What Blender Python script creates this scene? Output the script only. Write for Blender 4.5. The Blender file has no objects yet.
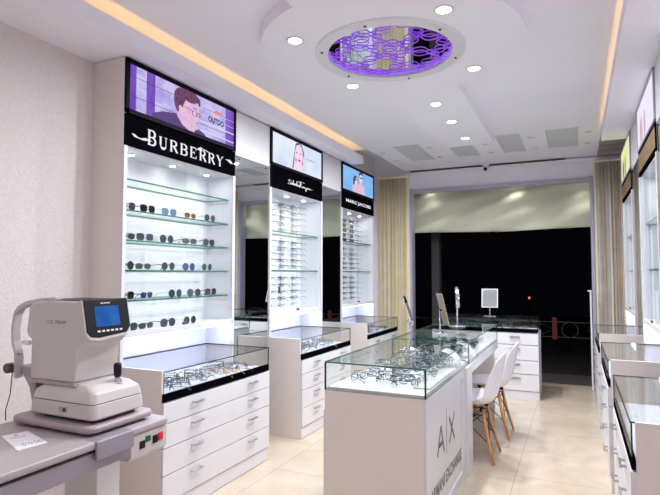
import bpy, bmesh, math, random
from math import pi, sin, cos, radians
from mathutils import Vector, Matrix, Euler

S = bpy.context.scene
C = S.collection

# ------------------------------------------------------------------ camera
cam = bpy.data.objects.new('camera', bpy.data.cameras.new('camera'))
C.objects.link(cam)
cam.location = (0, 0, 1.42)
cam.rotation_euler = (radians(90 + 2.944), 0, radians(25.03))
cam.data.sensor_fit = 'HORIZONTAL'
cam.data.sensor_width = 36
cam.data.lens = 527.0 / 660 * 36
cam.data.clip_start = 0.02
S.camera = cam

# ------------------------------------------------------------------ world, exposure
W = bpy.data.worlds.new('night'); S.world = W; W.use_nodes = True
W.node_tree.nodes['Background'].inputs[0].default_value = (0.010, 0.011, 0.016, 1)
W.node_tree.nodes['Background'].inputs[1].default_value = 0.12
S.view_settings.view_transform = 'Standard'
S.view_settings.look = 'None'
S.view_settings.gamma = 1
S.view_settings.use_curve_mapping = False
S.view_settings.exposure = 0.0
S.cycles.max_bounces = 10
S.cycles.diffuse_bounces = 6
S.cycles.glossy_bounces = 6
S.cycles.transparent_max_bounces = 40
S.cycles.sample_clamp_indirect = 4
S.cycles.caustics_reflective = False
S.cycles.caustics_refractive = False

DOWNLIGHT_W = 19.5          # each ceiling downlight
COVE_E = 13.0                # cove LED strips
NICHE_E = 34.0               # LED tubes in the niches over the showcases
SPOT_E = 80.0               # small spots in the tops of the towers
random.seed(7)

# ------------------------------------------------------------------ the place, in metres
XL, XR = -2.78, 0.74        # side walls
YB, YF = -1.6, 7.55         # wall behind the camera, street wall
Z_SOF, Z_CEIL, Z_SLAB = 2.78, 2.95, 2.87
DOORX0, DOORX1, DOORZ = -2.19, 0.19, 2.66


def lin(r, g, b):
    f = lambda c: (c / 255 / 12.92) if c / 255 <= 0.04045 else ((c / 255 + 0.055) / 1.055) ** 2.4
    return (f(r), f(g), f(b), 1)


# ------------------------------------------------------------------ materials
def mat(name, rgb, rough=0.5, metal=0.0, var=0.06, vscale=6.0, bump=0.0, bscale=60.0, coat=0.0, spec=0.5,
        stretch=None, trans=0.0):
    m = bpy.data.materials.new(name); m.use_nodes = True
    nt = m.node_tree; n = nt.nodes; l = nt.links
    p = n['Principled BSDF']
    p.inputs['Roughness'].default_value = rough
    p.inputs['Metallic'].default_value = metal
    p.inputs['Coat Weight'].default_value = coat
    p.inputs['Coat Roughness'].default_value = 0.08
    p.inputs['Specular IOR Level'].default_value = spec
    p.inputs['Transmission Weight'].default_value = trans
    tc = n.new('ShaderNodeTexCoord')
    src = tc.outputs['Object']
    if stretch:
        mp = n.new('ShaderNodeMapping'); mp.inputs['Scale'].default_value = stretch
        l.new(src, mp.inputs[0]); src = mp.outputs[0]
    nz = n.new('ShaderNodeTexNoise'); nz.inputs['Scale'].default_value = vscale; nz.inputs['Detail'].default_value = 4
    l.new(src, nz.inputs['Vector'])
    cr = n.new('ShaderNodeValToRGB'); c = lin(*rgb)
    cr.color_ramp.elements[0].position = 0.3; cr.color_ramp.elements[1].position = 0.7
    cr.color_ramp.elements[0].color = [min(1, v * (1 - var)) for v in c[:3]] + [1]
    cr.color_ramp.elements[1].color = [min(1, v * (1 + var)) for v in c[:3]] + [1]
    l.new(nz.outputs['Fac'], cr.inputs[0]); l.new(cr.outputs[0], p.inputs['Base Color'])
    if bump:
        nb = n.new('ShaderNodeTexNoise'); nb.inputs['Scale'].default_value = bscale; nb.inputs['Detail'].default_value = 3
        l.new(tc.outputs['Object'], nb.inputs['Vector'])
        b = n.new('ShaderNodeBump'); b.inputs['Strength'].default_value = bump; b.inputs['Distance'].default_value = 0.004
        l.new(nb.outputs['Fac'], b.inputs['Height']); l.new(b.outputs[0], p.inputs['Normal'])
    return m


def emit(name, rgb, e=1.0, grad=None):
    m = bpy.data.materials.new(name); m.use_nodes = True
    nt = m.node_tree; n = nt.nodes; l = nt.links
    n.remove(n['Principled BSDF'])
    em = n.new('ShaderNodeEmission'); em.inputs[1].default_value = e
    em.inputs[0].default_value = lin(*rgb)
    if grad:                        # a printed picture: soft blotches of a second ink
        tc = n.new('ShaderNodeTexCoord'); nz = n.new('ShaderNodeTexNoise')
        mp = n.new('ShaderNodeMapping'); mp.inputs['Scale'].default_value = grad[1]
        nz.inputs['Scale'].default_value = 3; nz.inputs['Detail'].default_value = 3
        cr = n.new('ShaderNodeValToRGB'); cr.color_ramp.elements[0].color = lin(*rgb); cr.color_ramp.elements[1].color = lin(*grad[0])
        cr.color_ramp.elements[0].position = 0.38; cr.color_ramp.elements[1].position = 0.62
        l.new(tc.outputs['Object'], mp.inputs[0]); l.new(mp.outputs[0], nz.inputs['Vector'])
        l.new(nz.outputs['Fac'], cr.inputs[0]); l.new(cr.outputs[0], em.inputs[0])
    l.new(em.outputs[0], n['Material Output'].inputs[0])
    return m


def glass(name, rgb=(254, 255, 254), refl=0.02, rough=0.0):
    m = bpy.data.materials.new(name); m.use_nodes = True
    nt = m.node_tree; n = nt.nodes; l = nt.links
    n.remove(n['Principled BSDF'])
    t = n.new('ShaderNodeBsdfTransparent'); t.inputs[0].default_value = lin(*rgb)
    g = n.new('ShaderNodeBsdfGlossy'); g.inputs['Roughness'].default_value = rough
    lw = n.new('ShaderNodeLayerWeight'); lw.inputs[0].default_value = 0.5
    pw = n.new('ShaderNodeMath'); pw.operation = 'POWER'; pw.inputs[1].default_value = 4.0
    l.new(lw.outputs['Facing'], pw.inputs[0])
    mu = n.new('ShaderNodeMath'); mu.operation = 'MULTIPLY_ADD'; mu.inputs[1].default_value = 0.42; mu.inputs[2].default_value = refl
    l.new(pw.outputs[0], mu.inputs[0])
    mx = n.new('ShaderNodeMixShader'); l.new(mu.outputs[0], mx.inputs[0])
    l.new(t.outputs[0], mx.inputs[1]); l.new(g.outputs[0], mx.inputs[2])
    l.new(mx.outputs[0], n['Material Output'].inputs[0])
    return m


M = {}
M['ceil'] = mat('ceiling_paint', (244, 243, 252), 0.85, var=0.015, vscale=1.5)
M['ceil_grey'] = mat('grey_ceiling_panel', (206, 212, 214), 0.7, var=0.02)
M['wallpaper'] = mat('speckled_wallpaper', (222, 214, 213), 0.9, var=0.05, vscale=70, bump=1.0, bscale=75)
M['wall'] = mat('wall_paint', (238, 237, 246), 0.8, var=0.02)
M['wall_grey'] = mat('rear_wall_paint', (150, 150, 142), 0.85, var=0.04)
M['lam'] = mat('white_laminate', (216, 215, 219), 0.35, var=0.012, vscale=3, spec=0.4)
M['lamwarm'] = mat('warm_laminate', (226, 217, 213), 0.45, var=0.012, vscale=5, stretch=(1, 1, 6))
M['inner'] = mat('display_back_panel', (232, 234, 242), 0.6, var=0.01)
M['tray'] = mat('white_tray', (192, 192, 196), 0.5, var=0.01)
M['black'] = mat('black_gloss_panel', (9, 8, 13), 0.5, var=0.2, spec=0.0)
M['blackm'] = mat('black_plastic', (18, 16, 24), 0.4, var=0.2, spec=.25)
M['bezel'] = mat('dark_plum_frame', (16, 12, 26), 0.45, var=0.2, spec=0.05)
M['metal'] = mat('brushed_metal', (200, 200, 208), 0.28, 1.0, var=0.05)
M['chrome'] = mat('chrome', (225, 225, 232), 0.07, 1.0, var=0.02)
M['letters'] = mat('brushed_letters', (92, 88, 92), 0.4, 0.4, var=0.1)
M['mirror'] = mat('mirror_silver', (226, 232, 232), 0.012, 1.0, var=0.0)
M['glass'] = glass('clear_glass')
M['glassg'] = glass('green_tinted_glass', (249, 253, 251), 0.05)
M['edge'] = mat('glass_edge', (48, 118, 100), 0.15, var=0.2, vscale=20)
M['edged'] = mat('dark_glass_edge', (22, 34, 34), 0.2, var=0.25, vscale=20)
M['white'] = mat('white_plastic', (228, 228, 232), 0.32, var=0.01)
M['shell'] = mat('chair_shell', (240, 239, 242), 0.28, var=0.01)
M['wood'] = mat('beech_wood', (214, 156, 98), 0.4, var=0.18, vscale=9, stretch=(8, 8, 1))
M['letw'] = emit('lit_letters', (248, 246, 250), 0.95)
M['device'] = mat('device_cream', (200, 194, 193), 0.35, var=0.02, bump=0.05, bscale=300)
M['deviced'] = mat('device_grey', (170, 158, 162), 0.45, var=0.03)
M['devline'] = mat('device_seam', (60, 60, 66), 0.6)
M['slate'] = mat('table_grey_laminate', (172, 162, 164), 0.4, var=0.03, vscale=120)
M['rail'] = mat('mauve_metal_rail', (150, 144, 156), 0.4, 0.2, var=0.03)
M['plate'] = mat('mauve_plate', (164, 148, 152), 0.38, var=0.03)
M['brown'] = mat('brown_knob', (96, 74, 70), 0.4)
M['screen'] = emit('blue_screen', (44, 96, 178), 0.9, ((58, 116, 198), (3, 3, 3)))
M['card'] = mat('printed_card', (238, 236, 240), 0.5, var=0.02)
M['ink'] = mat('grey_ink', (120, 118, 128), 0.6)
M['inkred'] = mat('red_ink', (196, 60, 60), 0.6)
M['red'] = mat('red_switch', (214, 28, 40), 0.3)
M['green'] = mat('green_switch', (20, 84, 66), 0.3)
M['outground'] = mat('night_pavement', (44, 40, 42), 0.7, var=0.3, vscale=8)
M['threshold'] = mat('doorsill_stone', (88, 80, 78), 0.5, var=0.15)
M['fence'] = mat('painted_fence', (92, 92, 96), 0.6)
M['fred'] = mat('red_fence_post', (150, 44, 44), 0.6)
M['jamb'] = mat('grey_lilac_frame', (176, 172, 194), 0.4, var=0.03)
M['led'] = emit('downlight_diffuser', (255, 252, 250), 14)
M['warmled'] = emit('amber_led_strip', (255, 206, 128), COVE_E)
M['tube'] = emit('cool_led_tube', (206, 214, 255), NICHE_E)
M['spot'] = emit('cabinet_spot', (252, 250, 255), SPOT_E)
M['purple'] = emit('purple_led_ring', (150, 90, 255), 1.6)
M['lattice'] = emit('purple_lattice_painted_glow', (160, 96, 232), 0.95, ((132, 70, 222), (4, 4, 4)))  # LED light put into the lattice's own colour as emission
M['screw'] = mat('dark_screw', (70, 52, 60), 0.4, 0.4)
M['slat'] = mat('grey_brown_slats', (150, 142, 138), 0.6, var=0.15, vscale=3, stretch=(1, 14, 1))


def floor_mat():
    m = bpy.data.materials.new('beige_marble_tiles'); m.use_nodes = True
    nt = m.node_tree; n = nt.nodes; l = nt.links; p = n['Principled BSDF']
    tc = n.new('ShaderNodeTexCoord')
    mp = n.new('ShaderNodeMapping'); mp.inputs['Location'].default_value = (0.42, 0.2, 0)
    l.new(tc.outputs['Object'], mp.inputs[0])
    br = n.new('ShaderNodeTexBrick'); br.offset = 0; br.squash = 1
    br.inputs['Scale'].default_value = 1
    br.inputs['Brick Width'].default_value = 0.8; br.inputs['Row Height'].default_value = 0.6
    br.inputs['Mortar Size'].default_value = 0.0022; br.inputs['Mortar Smooth'].default_value = 0.2
    l.new(mp.outputs[0], br.inputs['Vector'])
    nz = n.new('ShaderNodeTexNoise'); nz.inputs['Scale'].default_value = 2.6; nz.inputs['Detail'].default_value = 8
    nz.inputs['Distortion'].default_value = 1.4
    l.new(tc.outputs['Object'], nz.inputs['Vector'])
    cr = n.new('ShaderNodeValToRGB')
    cr.color_ramp.elements[0].position = 0.3; cr.color_ramp.elements[1].position = 0.72
    cr.color_ramp.elements[0].color = lin(190, 173, 153); cr.color_ramp.elements[1].color = lin(203, 189, 172)
    l.new(nz.outputs['Fac'], cr.inputs[0])
    l.new(cr.outputs[0], br.inputs['Color1']); l.new(cr.outputs[0], br.inputs['Color2'])
    br.inputs['Mortar'].default_value = lin(160, 138, 116)
    l.new(br.outputs['Color'], p.inputs['Base Color'])
    p.inputs['Roughness'].default_value = 0.22
    p.inputs['Specular IOR Level'].default_value = 0.45
    return m


M['floor'] = floor_mat()


# ------------------------------------------------------------------ mesh builder
class MB:
    def __init__(s):
        s.v = []; s.f = []; s.m = []; s.mats = []

    def mi(s, m):
        if m not in s.mats: s.mats.append(m)
        return s.mats.index(m)

    def add(s, vs, fs, m):
        o = len(s.v); k = s.mi(m)
        s.v += [tuple(v) for v in vs]
        for f in fs:
            s.f.append([i + o for i in f]); s.m.append(k)
        return s

    def box(s, a, b, m, edge=None, thin=None):
        """box between two corners; with edge/thin the faces across the thin axis get m and the others edge"""
        x0, x1 = sorted((a[0], b[0])); y0, y1 = sorted((a[1], b[1])); z0, z1 = sorted((a[2], b[2]))
        vs = [(x0, y0, z0), (x1, y0, z0), (x1, y1, z0), (x0, y1, z0), (x0, y0, z1), (x1, y0, z1), (x1, y1, z1), (x0, y1, z1)]
        fs = [(0, 3, 2, 1), (4, 5, 6, 7), (0, 1, 5, 4), (2, 3, 7, 6), (1, 2, 6, 5), (3, 0, 4, 7)]
        if edge:
            ax = {'z': (0, 1), 'y': (2, 3), 'x': (4, 5)}[thin]
            s.add(vs, [fs[i] for i in ax], m); s.add(vs, [fs[i] for i in range(6) if i not in ax], edge)
        else:
            s.add(vs, fs, m)
        return s

    def tube(s, pts, r, m, n=8, caps=True, closed=False):
        pts = [Vector(p) for p in pts]; N = len(pts)
        rs = r if isinstance(r, (list, tuple)) else [r] * N
        vs = []; up = None
        for i, p in enumerate(pts):
            if closed: d = pts[(i + 1) % N] - pts[i - 1]
            else: d = pts[min(i + 1, N - 1)] - pts[max(i - 1, 0)]
            d.normalize()
            if up is None:
                up = Vector((0, 0, 1)) if abs(d.z) < 0.9 else Vector((1, 0, 0))
            a = d.cross(up)
            if a.length < 1e-5: a = d.orthogonal()
            a.normalize(); b = a.cross(d).normalized(); up = b
            for k in range(n):
                t = 2 * pi * k / n
                vs.append(p + (a * cos(t) + b * sin(t)) * rs[i])
        fs = []
        for i in range(N if closed else N - 1):
            j = (i + 1) % N
            for k in range(n):
                fs.append((i * n + k, i * n + (k + 1) % n, j * n + (k + 1) % n, j * n + k))
        if caps and not closed:
            fs.append(tuple(range(n))[::-1]); fs.append(tuple((N - 1) * n + k for k in range(n)))
        return s.add(vs, fs, m)

    def lathe(s, prof, c, m, n=32, axis='z', caps=True):
        vs = []; fs = []
        for (r, h) in prof:
            for k in range(n):
                t = 2 * pi * k / n; a, b = r * cos(t), r * sin(t)
                vs.append({'z': (c[0] + a, c[1] + b, c[2] + h), 'x': (c[0] + h, c[1] + a, c[2] + b), 'y': (c[0] + a, c[1] + h, c[2] + b)}[axis])
        for i in range(len(prof) - 1):
            for k in range(n):
                fs.append((i * n + k, i * n + (k + 1) % n, (i + 1) * n + (k + 1) % n, (i + 1) * n + k))
        if caps: fs.append(tuple(range(n))[::-1]); fs.append(tuple((len(prof) - 1) * n + k for k in range(n)))
        return s.add(vs, fs, m)

    def prism(s, poly, fn, t0, t1, m):
        """polygon (a,b) mapped by fn(a,b,t) between t0 and t1"""
        n = len(poly)
        vs = [fn(a, b, t0) for a, b in poly] + [fn(a, b, t1) for a, b in poly]
        fs = [tuple(range(n))[::-1], tuple(range(n, 2 * n))] + [(i, (i + 1) % n, n + (i + 1) % n, n + i) for i in range(n)]
        return s.add(vs, fs, m)

    def build(s, name, parent=None, bevel=0.0, smooth=False, seg=2, sub=0):
        me = bpy.data.meshes.new(name)
        o = bpy.data.objects.new(name, me); C.objects.link(o)
        off = Vector((0, 0, 0))
        if parent is not None:
            q = parent
            while q is not None:
                off += q.location; q = q.parent
        me.from_pydata([tuple(Vector(v) - off) for v in s.v], [], s.f)
        for m in s.mats: me.materials.append(m)
        for i, p in enumerate(me.polygons): p.material_index = s.m[i]
        bm = bmesh.new(); bm.from_mesh(me)
        bmesh.ops.recalc_face_normals(bm, faces=bm.faces)
        bm.to_mesh(me); bm.free()
        if smooth:
            for p in me.polygons: p.use_smooth = True
        if parent is not None: o.parent = parent
        if bevel:
            b = o.modifiers.new('bevel', 'BEVEL'); b.width = bevel; b.segments = seg; b.limit_method = 'ANGLE'; b.angle_limit = radians(40)
            for p in me.polygons: p.use_smooth = True
            wn = o.modifiers.new('wn', 'WEIGHTED_NORMAL'); wn.keep_sharp = True
        if sub:
            b = o.modifiers.new('sub', 'SUBSURF'); b.levels = sub; b.render_levels = sub
        return o


def tag(o, label=None, cat=None, group=None, kind=None):
    if label: o['label'] = label
    if cat: o['category'] = cat
    if group: o['group'] = group
    if kind: o['kind'] = kind
    return o


def thing(name, label, cat, loc, group=None):
    o = bpy.data.objects.new(name, None); C.objects.link(o); o.location = loc
    o.empty_display_size = 0.05
    return tag(o, label, cat, group)


def struct(name, mb, **k):
    return tag(mb.build(name, **k), kind='structure')


def copy_tree(o, parent=None):
    c = o.copy(); C.objects.link(c); c.parent = parent
    for k in ('label', 'group'):
        if parent is None and k in c: del c[k]
    for ch in o.children: copy_tree(ch, c)
    return c


def text_geo(t, bold=0.0):
    cu = bpy.data.curves.new('t', 'FONT'); cu.body = t; cu.offset = bold; cu.resolution_u = 3; cu.fill_mode = 'FRONT'
    ob = bpy.data.objects.new('t', cu); C.objects.link(ob)
    dg = bpy.context.evaluated_depsgraph_get(); dg.update()
    me = bpy.data.meshes.new_from_object(ob.evaluated_get(dg))
    vs = [(v.co.x, v.co.y) for v in me.vertices]; fs = [tuple(p.vertices) for p in me.polygons]
    bpy.data.objects.remove(ob); bpy.data.curves.remove(cu); bpy.data.meshes.remove(me)
    x0 = min(v[0] for v in vs); x1 = max(v[0] for v in vs); y0 = min(v[1] for v in vs); y1 = max(v[1] for v in vs)
    return [((a - x0) / (x1 - x0), (b - y0) / (y1 - y0)) for a, b in vs], fs


def add_text(mb, t, fn, a0, a1, b0, b1, m, bold=0.0):
    """text filling the rectangle a0..a1 x b0..b1 of the plane fn(a,b)"""
    vs, fs = text_geo(t, bold)
    mb.add([fn(a0 + (a1 - a0) * a, b0 + (b1 - b0) * b) for a, b in vs], fs, m)


def stroke(mb, pts, w0, w1, fn, m):
    """a flat pen stroke in the plane fn(a,b), its width running from w0 to w1"""
    n = len(pts); L = []; R = []
    for i, p in enumerate(pts):
        a = pts[max(i - 1, 0)]; b = pts[min(i + 1, n - 1)]
        dx, dy = b[0] - a[0], b[1] - a[1]; q = math.hypot(dx, dy) or 1
        w = (w0 + (w1 - w0) * i / (n - 1)) / 2
        L.append((p[0] - dy / q * w, p[1] + dx / q * w)); R.append((p[0] + dy / q * w, p[1] - dx / q * w))
    vs = [fn(*p) for p in L + R]
    mb.add(vs, [(i, i + 1, n + i + 1, n + i) for i in range(n - 1)], m)


def arc(cx, cy, rx, ry, a0, a1, n=10):
    return [(cx + rx * cos(radians(a0 + (a1 - a0) * i / n)), cy + ry * sin(radians(a0 + (a1 - a0) * i / n))) for i in range(n + 1)]


def rrect(x0, x1, y0, y1, r, n=6):
    p = []
    for cx, cy, a0 in ((x1 - r, y1 - r, 0), (x0 + r, y1 - r, 90), (x0 + r, y0 + r, 180), (x1 - r, y0 + r, 270)):
        for k in range(n + 1): a = radians(a0 + 90 * k / n); p.append((cx + r * cos(a), cy + r * sin(a)))
    return p

# ------------------------------------------------------------------ structure
b = MB().box((XL - .1, YB, -.1), (XR + .1, YF, 0), M['floor']); struct('floor', b)
b = MB().box((XL - .12, YB, 0), (XL, YF + .12, 3.2), M['wallpaper']); struct('wall_left', b)
b = MB().box((XR, YB, 0), (XR + .12, YF + .12, 3.2), M['wall']); struct('wall_right', b)
b = MB().box((XL, YB - .12, 0), (XR, YB, 3.2), M['wallpaper']); struct('wall_back', b)
b = MB()
b.box((XL, YF, 0), (DOORX0, YF + .12, 3.2), M['wall'])
b.box((DOORX1, YF, 0), (XR, YF + .12, 3.2), M['wall'])
b.box((DOORX0, YF, DOORZ), (DOORX1, YF + .12, 3.2), M['wall'])
struct('wall_front', b)
b = MB()
b.box((DOORX0 - .045, YF - .03, 0), (DOORX0 + .01, YF + .125, DOORZ + .03), M['jamb'])
b.box((DOORX1 - .01, YF - .03, 0), (DOORX1 + .03, YF + .125, DOORZ + .03), M['jamb'])
b.box((DOORX0, YF - .03, DOORZ - .035), (DOORX1, YF + .125, DOORZ + .015), M['jamb'])
struct('door_1', b, bevel=.004)
b = MB().box((XL - .1, YB - .1, 3.2), (XR + .1, YF + .12, 3.28), M['ceil']); struct('ceiling', b)
# main ceiling sheet, with a round opening over the medallion
MX, MY, MRO, MRI, RC = -1.078, 3.23, 0.487, 0.402, 0.84
b = MB()
y1c = 5.98
n = 64
ring = [(MX + .43 * cos(2 * pi * k / n), MY + .43 * sin(2 * pi * k / n)) for k in range(n)]
sq = []
for k in range(n):
    c_, s_ = cos(2 * pi * k / n), sin(2 * pi * k / n); q = 1.0 / max(abs(c_), abs(s_))
    sq.append((MX + c_ * q, MY + s_ * q))
for z in (Z_CEIL, Z_CEIL + .03):
    o = [(x, y, z) for x, y in ring + sq]
    b.add(o, [(k, (k + 1) % n, n + (k + 1) % n, n + k) for k in range(n)], M['ceil'])
b.box((XL, YB, Z_CEIL), (MX - 1, y1c, Z_CEIL + .03), M['ceil'])
b.box((MX + 1, YB, Z_CEIL), (XR, y1c, Z_CEIL + .03), M['ceil'])
b.box((MX - 1, YB, Z_CEIL), (MX + 1, MY - 1, Z_CEIL + .03), M['ceil'])
b.box((MX - 1, MY + 1, Z_CEIL), (MX + 1, y1c, Z_CEIL + .03), M['ceil'])
struct('ceiling', b)
# dropped circle with its strip towards the street and another towards the camera
b = MB()
hw = .285
angs = sorted(set([2 * pi * k / 96 for k in range(96)] + [math.acos(hw / RC), pi - math.acos(hw / RC), pi + math.acos(hw / RC), 2 * pi - math.acos(hw / RC)]))
path = []       # (inner, outer) pairs
for t in angs:
    ix, iy = MRI * 1.04 * cos(t), MRI * 1.04 * sin(t)
    ox, oy = RC * cos(t), RC * sin(t)
    far = (5.975 - MY) if sin(t) > 0 else (-1.55 - MY)
    corner = abs(abs(cos(t)) * RC - hw) < 1e-6
    if corner:
        pair = [((ix, iy), (ox, oy)), ((ix, iy), (ox, far))]
        if (cos(t) < 0) == (sin(t) > 0): pair.reverse()
        path += pair
    elif abs(ox) < hw: path.append(((ix, iy), (ox, far)))
    else: path.append(((ix, iy), (ox, oy)))
N = len(path)
for z0, z1 in ((Z_SLAB, Z_CEIL),):
    vs = []
    for z in (z0, z1):
        vs += [(MX + p[0][0], MY + p[0][1], z) for p in path] + [(MX + p[1][0], MY + p[1][1], z) for p in path]
    fs = []
    for i in range(N):
        j = (i + 1) % N
        fs.append((i, j, N + j, N + i)); fs.append((N + i, N + j, 3 * N + j, 3 * N + i)); fs.append((j, i, 2 * N + i, 2 * N + j))
    b.add(vs, fs, M['ceil'])
struct('ceiling', b)
# soffits along both walls
b = MB().box((XL, YB, Z_SOF), (-2.34, y1c, Z_SOF + .03), M['ceil']).box((-2.355, YB, Z_SOF + .03), (-2.34, y1c, 2.872), M['ceil']); struct('ceiling', b)
b = MB().box((.257, YB, Z_SOF), (XR, y1c, Z_SOF + .03), M['ceil']).box((.257, YB, Z_SOF + .03), (.272, y1c, 2.872), M['ceil']); struct('ceiling', b)
# panelled ceiling by the door
b = MB()
light = [(-2.27, -1.98), (-1.66, -1.37), (-1.08, -.79), (-.53, -.27), (.05, .27)]
b.box((-2.27, y1c, Z_CEIL + .012), (.27, YF, Z_CEIL + .04), M['ceil_grey'])
for x0, x1 in light: b.box((x0, y1c, Z_CEIL), (x1, 6.9, Z_CEIL + .0119), M['ceil'])
b.box((-2.27, 6.9, Z_CEIL), (.27, YF, Z_CEIL + .0119), M['ceil'])
b.box((-2.28, y1c, Z_CEIL), (-2.27, YF, 3.1), M['ceil']); b.box((.27, y1c, Z_CEIL), (.28, YF, 3.1), M['ceil'])
struct('ceiling', b)
b = MB()
for i in range(5):
    b.box((.275, 6.0 + i * .3, Z_CEIL - .02), (XR, 6.0 + i * .3 + .27, Z_CEIL + .02), M['slat'])
struct('ceiling', b)
for vi, (x, y) in enumerate([(-2.16, 6.2), (-2.16, 6.72), (-1.57, 6.2), (-1.57, 6.74), (-.93, 6.3), (-.93, 6.76), (-.42, 6.2), (-.42, 6.74), (.15, 6.2), (.15, 6.74)]):
    t = thing('ceiling_vent', 'round grey vent in the %s ceiling panel from left, %s of the pair' % (('first', 'second', 'third', 'fourth', 'last')[vi // 2], ('nearer', 'farther')[vi % 2]), 'vent', (x, y, Z_CEIL), 'round vents in the panelled ceiling')
    MB().lathe([(.048, 0), (.05, -.005), (.038, -.008), (.037, -.003)], (x, y, Z_CEIL), M['ceil'], 24, caps=False).build('rim', t, smooth=True)
    b = MB()
    for k in range(-2, 3): b.box((x - .033, y + k * .013 - .003, Z_CEIL - .007), (x + .033, y + k * .013 + .003, Z_CEIL - .0035), M['ceil_grey'])
    b.build('grille', t)
# curtain rail and cornice on the street wall
b = MB().box((XL, YF - .05, 2.885), (XR, YF, 2.925), M['wall']).box((-2.2, YF - .06, 2.936), (-.1, YF, 2.945), M['brown']); struct('trim_1', b, bevel=.003)
b = MB().box((XL, YB, 0), (XL + .012, 2.3, .08), M['lam']); struct('baseboard_left', b, bevel=.003)

# ------------------------------------------------------------------ lamps in the ceiling
def ceiling_light(x, y, z, label, w=DOWNLIGHT_W, group=None):
    t = thing('ceiling_light', label, 'light', (x, y, z), group)
    MB().lathe([(.040, -.001), (.052, -.001), (.054, -.005), (.048, -.008), (.040, -.006)], (x, y, z), M['white'], 32, caps=False).build('frame', t, smooth=True)
    MB().lathe([(.041, -.004), (.041, -.0062)], (x, y, z), M['led'], 32).build('diffuser', t)
    l = bpy.data.lights.new('lamp', 'AREA'); l.shape = 'DISK'; l.size = .08; l.energy = w; l.color = (.93, .955, 1.0); l.spread = radians(170)
    o = bpy.data.objects.new('lamp', l); C.objects.link(o); o.parent = t; o.location = (0, 0, -.012)


ceiling_light(-1.546, 2.80, Z_SLAB, 'round recessed downlight left of the round ceiling medallion')
ceiling_light(-.626, 2.81, Z_SLAB, 'round recessed downlight at the top right of the medallion')
ceiling_light(-.621, 3.72, Z_SLAB, 'round recessed downlight at the lower right of the medallion')
ceiling_light(-1.526, 3.68, Z_SLAB, 'round recessed downlight below the medallion on the left')
ceiling_light(-1.05, 4.38, Z_SLAB, 'nearest of three downlights in a row on the ceiling strip', w=DOWNLIGHT_W * 1.1)
ceiling_light(-1.04, 4.95, Z_SLAB, 'middle one of three downlights in a row on the ceiling strip', w=DOWNLIGHT_W * 1.4)
ceiling_light(-1.04, 5.62, Z_SLAB, 'farthest of three downlights in a row, nearest the doorway', w=DOWNLIGHT_W * 2.2)
for x, y in ((-1.07, 1.7), (-1.07, .8), (-1.07, -.2), (-1.07, -1.1)):  # unseen lamps, added to light the near end of the room
    ceiling_light(x, y, Z_SLAB, 'unseen downlight added over the near floor, %s from the medallion' % {1.7: 'first', .8: 'second', -.2: 'third', -1.1: 'fourth'}[y], w=DOWNLIGHT_W * .27, group='unseen downlights added over the near floor')
for x, s_ in ((-2.372, 'left'), (.289, 'right')):
    t = thing('led_strip', 'amber LED strip glowing inside the %s ceiling cove' % s_, 'light strip', (x, 2.2, Z_SOF + .03))
    MB().box((x - .006, YB + .02, Z_SOF + .03), (x + .006, y1c - .02, Z_SOF + .0498), M['white']).build('backing', t)
    MB().box((x - .004, YB + .02, Z_SOF + .050), (x + .004, y1c - .02, Z_SOF + .056), M['warmled']).build('diodes', t)

# the medallion: white ring, mirror above, lattice with the purple light painted in
t = thing('ceiling_medallion', 'round mirrored ceiling medallion with purple lit lattice and white ring', 'ceiling ornament', (MX, MY, Z_SLAB))
MB().lathe([(.404, .02), (.402, -.008), (.407, -.013), (.478, -.013), (.487, -.008), (.488, .0), (.44, .0)], (MX, MY, Z_SLAB), M['white'], 72, caps=False).build('ring', t, smooth=False)
MB().lathe([(.417, .019), (.417, .024)], (MX, MY, Z_SLAB), M['mirror'], 64).build('mirror', t)
MB().tube([(MX + .4 * cos(a * pi / 36), MY + .4 * sin(a * pi / 36), Z_SLAB + .014) for a in range(72)], .0025, M['purple'], 6, closed=True).build('led_ring', t, smooth=True)
b = MB()
def clip_loop(pts, closed=True):
    """keep the runs of the loop that lie inside the ring"""
    runs = []; run = []
    for p in (pts + [pts[0]] if closed else pts):
        if math.hypot(p[0] - MX, p[1] - MY) < .400: run.append(p)
        else:
            if len(run) > 1: runs.append(run)
            run = []
    if len(run) > 1: runs.append(run)
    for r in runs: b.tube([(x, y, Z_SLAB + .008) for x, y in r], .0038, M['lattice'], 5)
d = .235
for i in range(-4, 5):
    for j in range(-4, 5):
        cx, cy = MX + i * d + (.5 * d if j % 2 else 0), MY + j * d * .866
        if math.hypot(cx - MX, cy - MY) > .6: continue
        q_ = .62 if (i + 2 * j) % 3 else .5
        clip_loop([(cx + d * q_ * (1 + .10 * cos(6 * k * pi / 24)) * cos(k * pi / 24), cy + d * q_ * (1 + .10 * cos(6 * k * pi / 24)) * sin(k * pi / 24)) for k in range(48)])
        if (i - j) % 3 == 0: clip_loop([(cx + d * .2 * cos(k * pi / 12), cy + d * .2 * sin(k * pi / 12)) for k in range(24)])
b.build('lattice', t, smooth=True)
for k in range(6):
    a = radians(30 + 60 * k)
    MB().lathe([(.009, -.0145), (.007, -.02)], (MX + .444 * cos(a), MY + .444 * sin(a), Z_SLAB), M['screw'], 10).build('screw', t)

# ------------------------------------------------------------------ display towers, showcases and mirrors along the walls
class Side:
    """u runs from the wall to the aisle, v from the viewer's left to right"""
    def __init__(s, left):
        s.left = left; s.dt = .27 if left else .25; s.dc = .61 if left else .57
    def P(s, u, v, z):
        return (XL + u, v, z) if s.left else (XR - u, -v, z)


LEFT, RIGHT = Side(True), Side(False)


def sbox(mb, sd, u0, u1, v0, v1, z0, z1, m, **k):
    return mb.box(sd.P(u0, v0, z0), sd.P(u1, v1, z1), m, **k)


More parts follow.
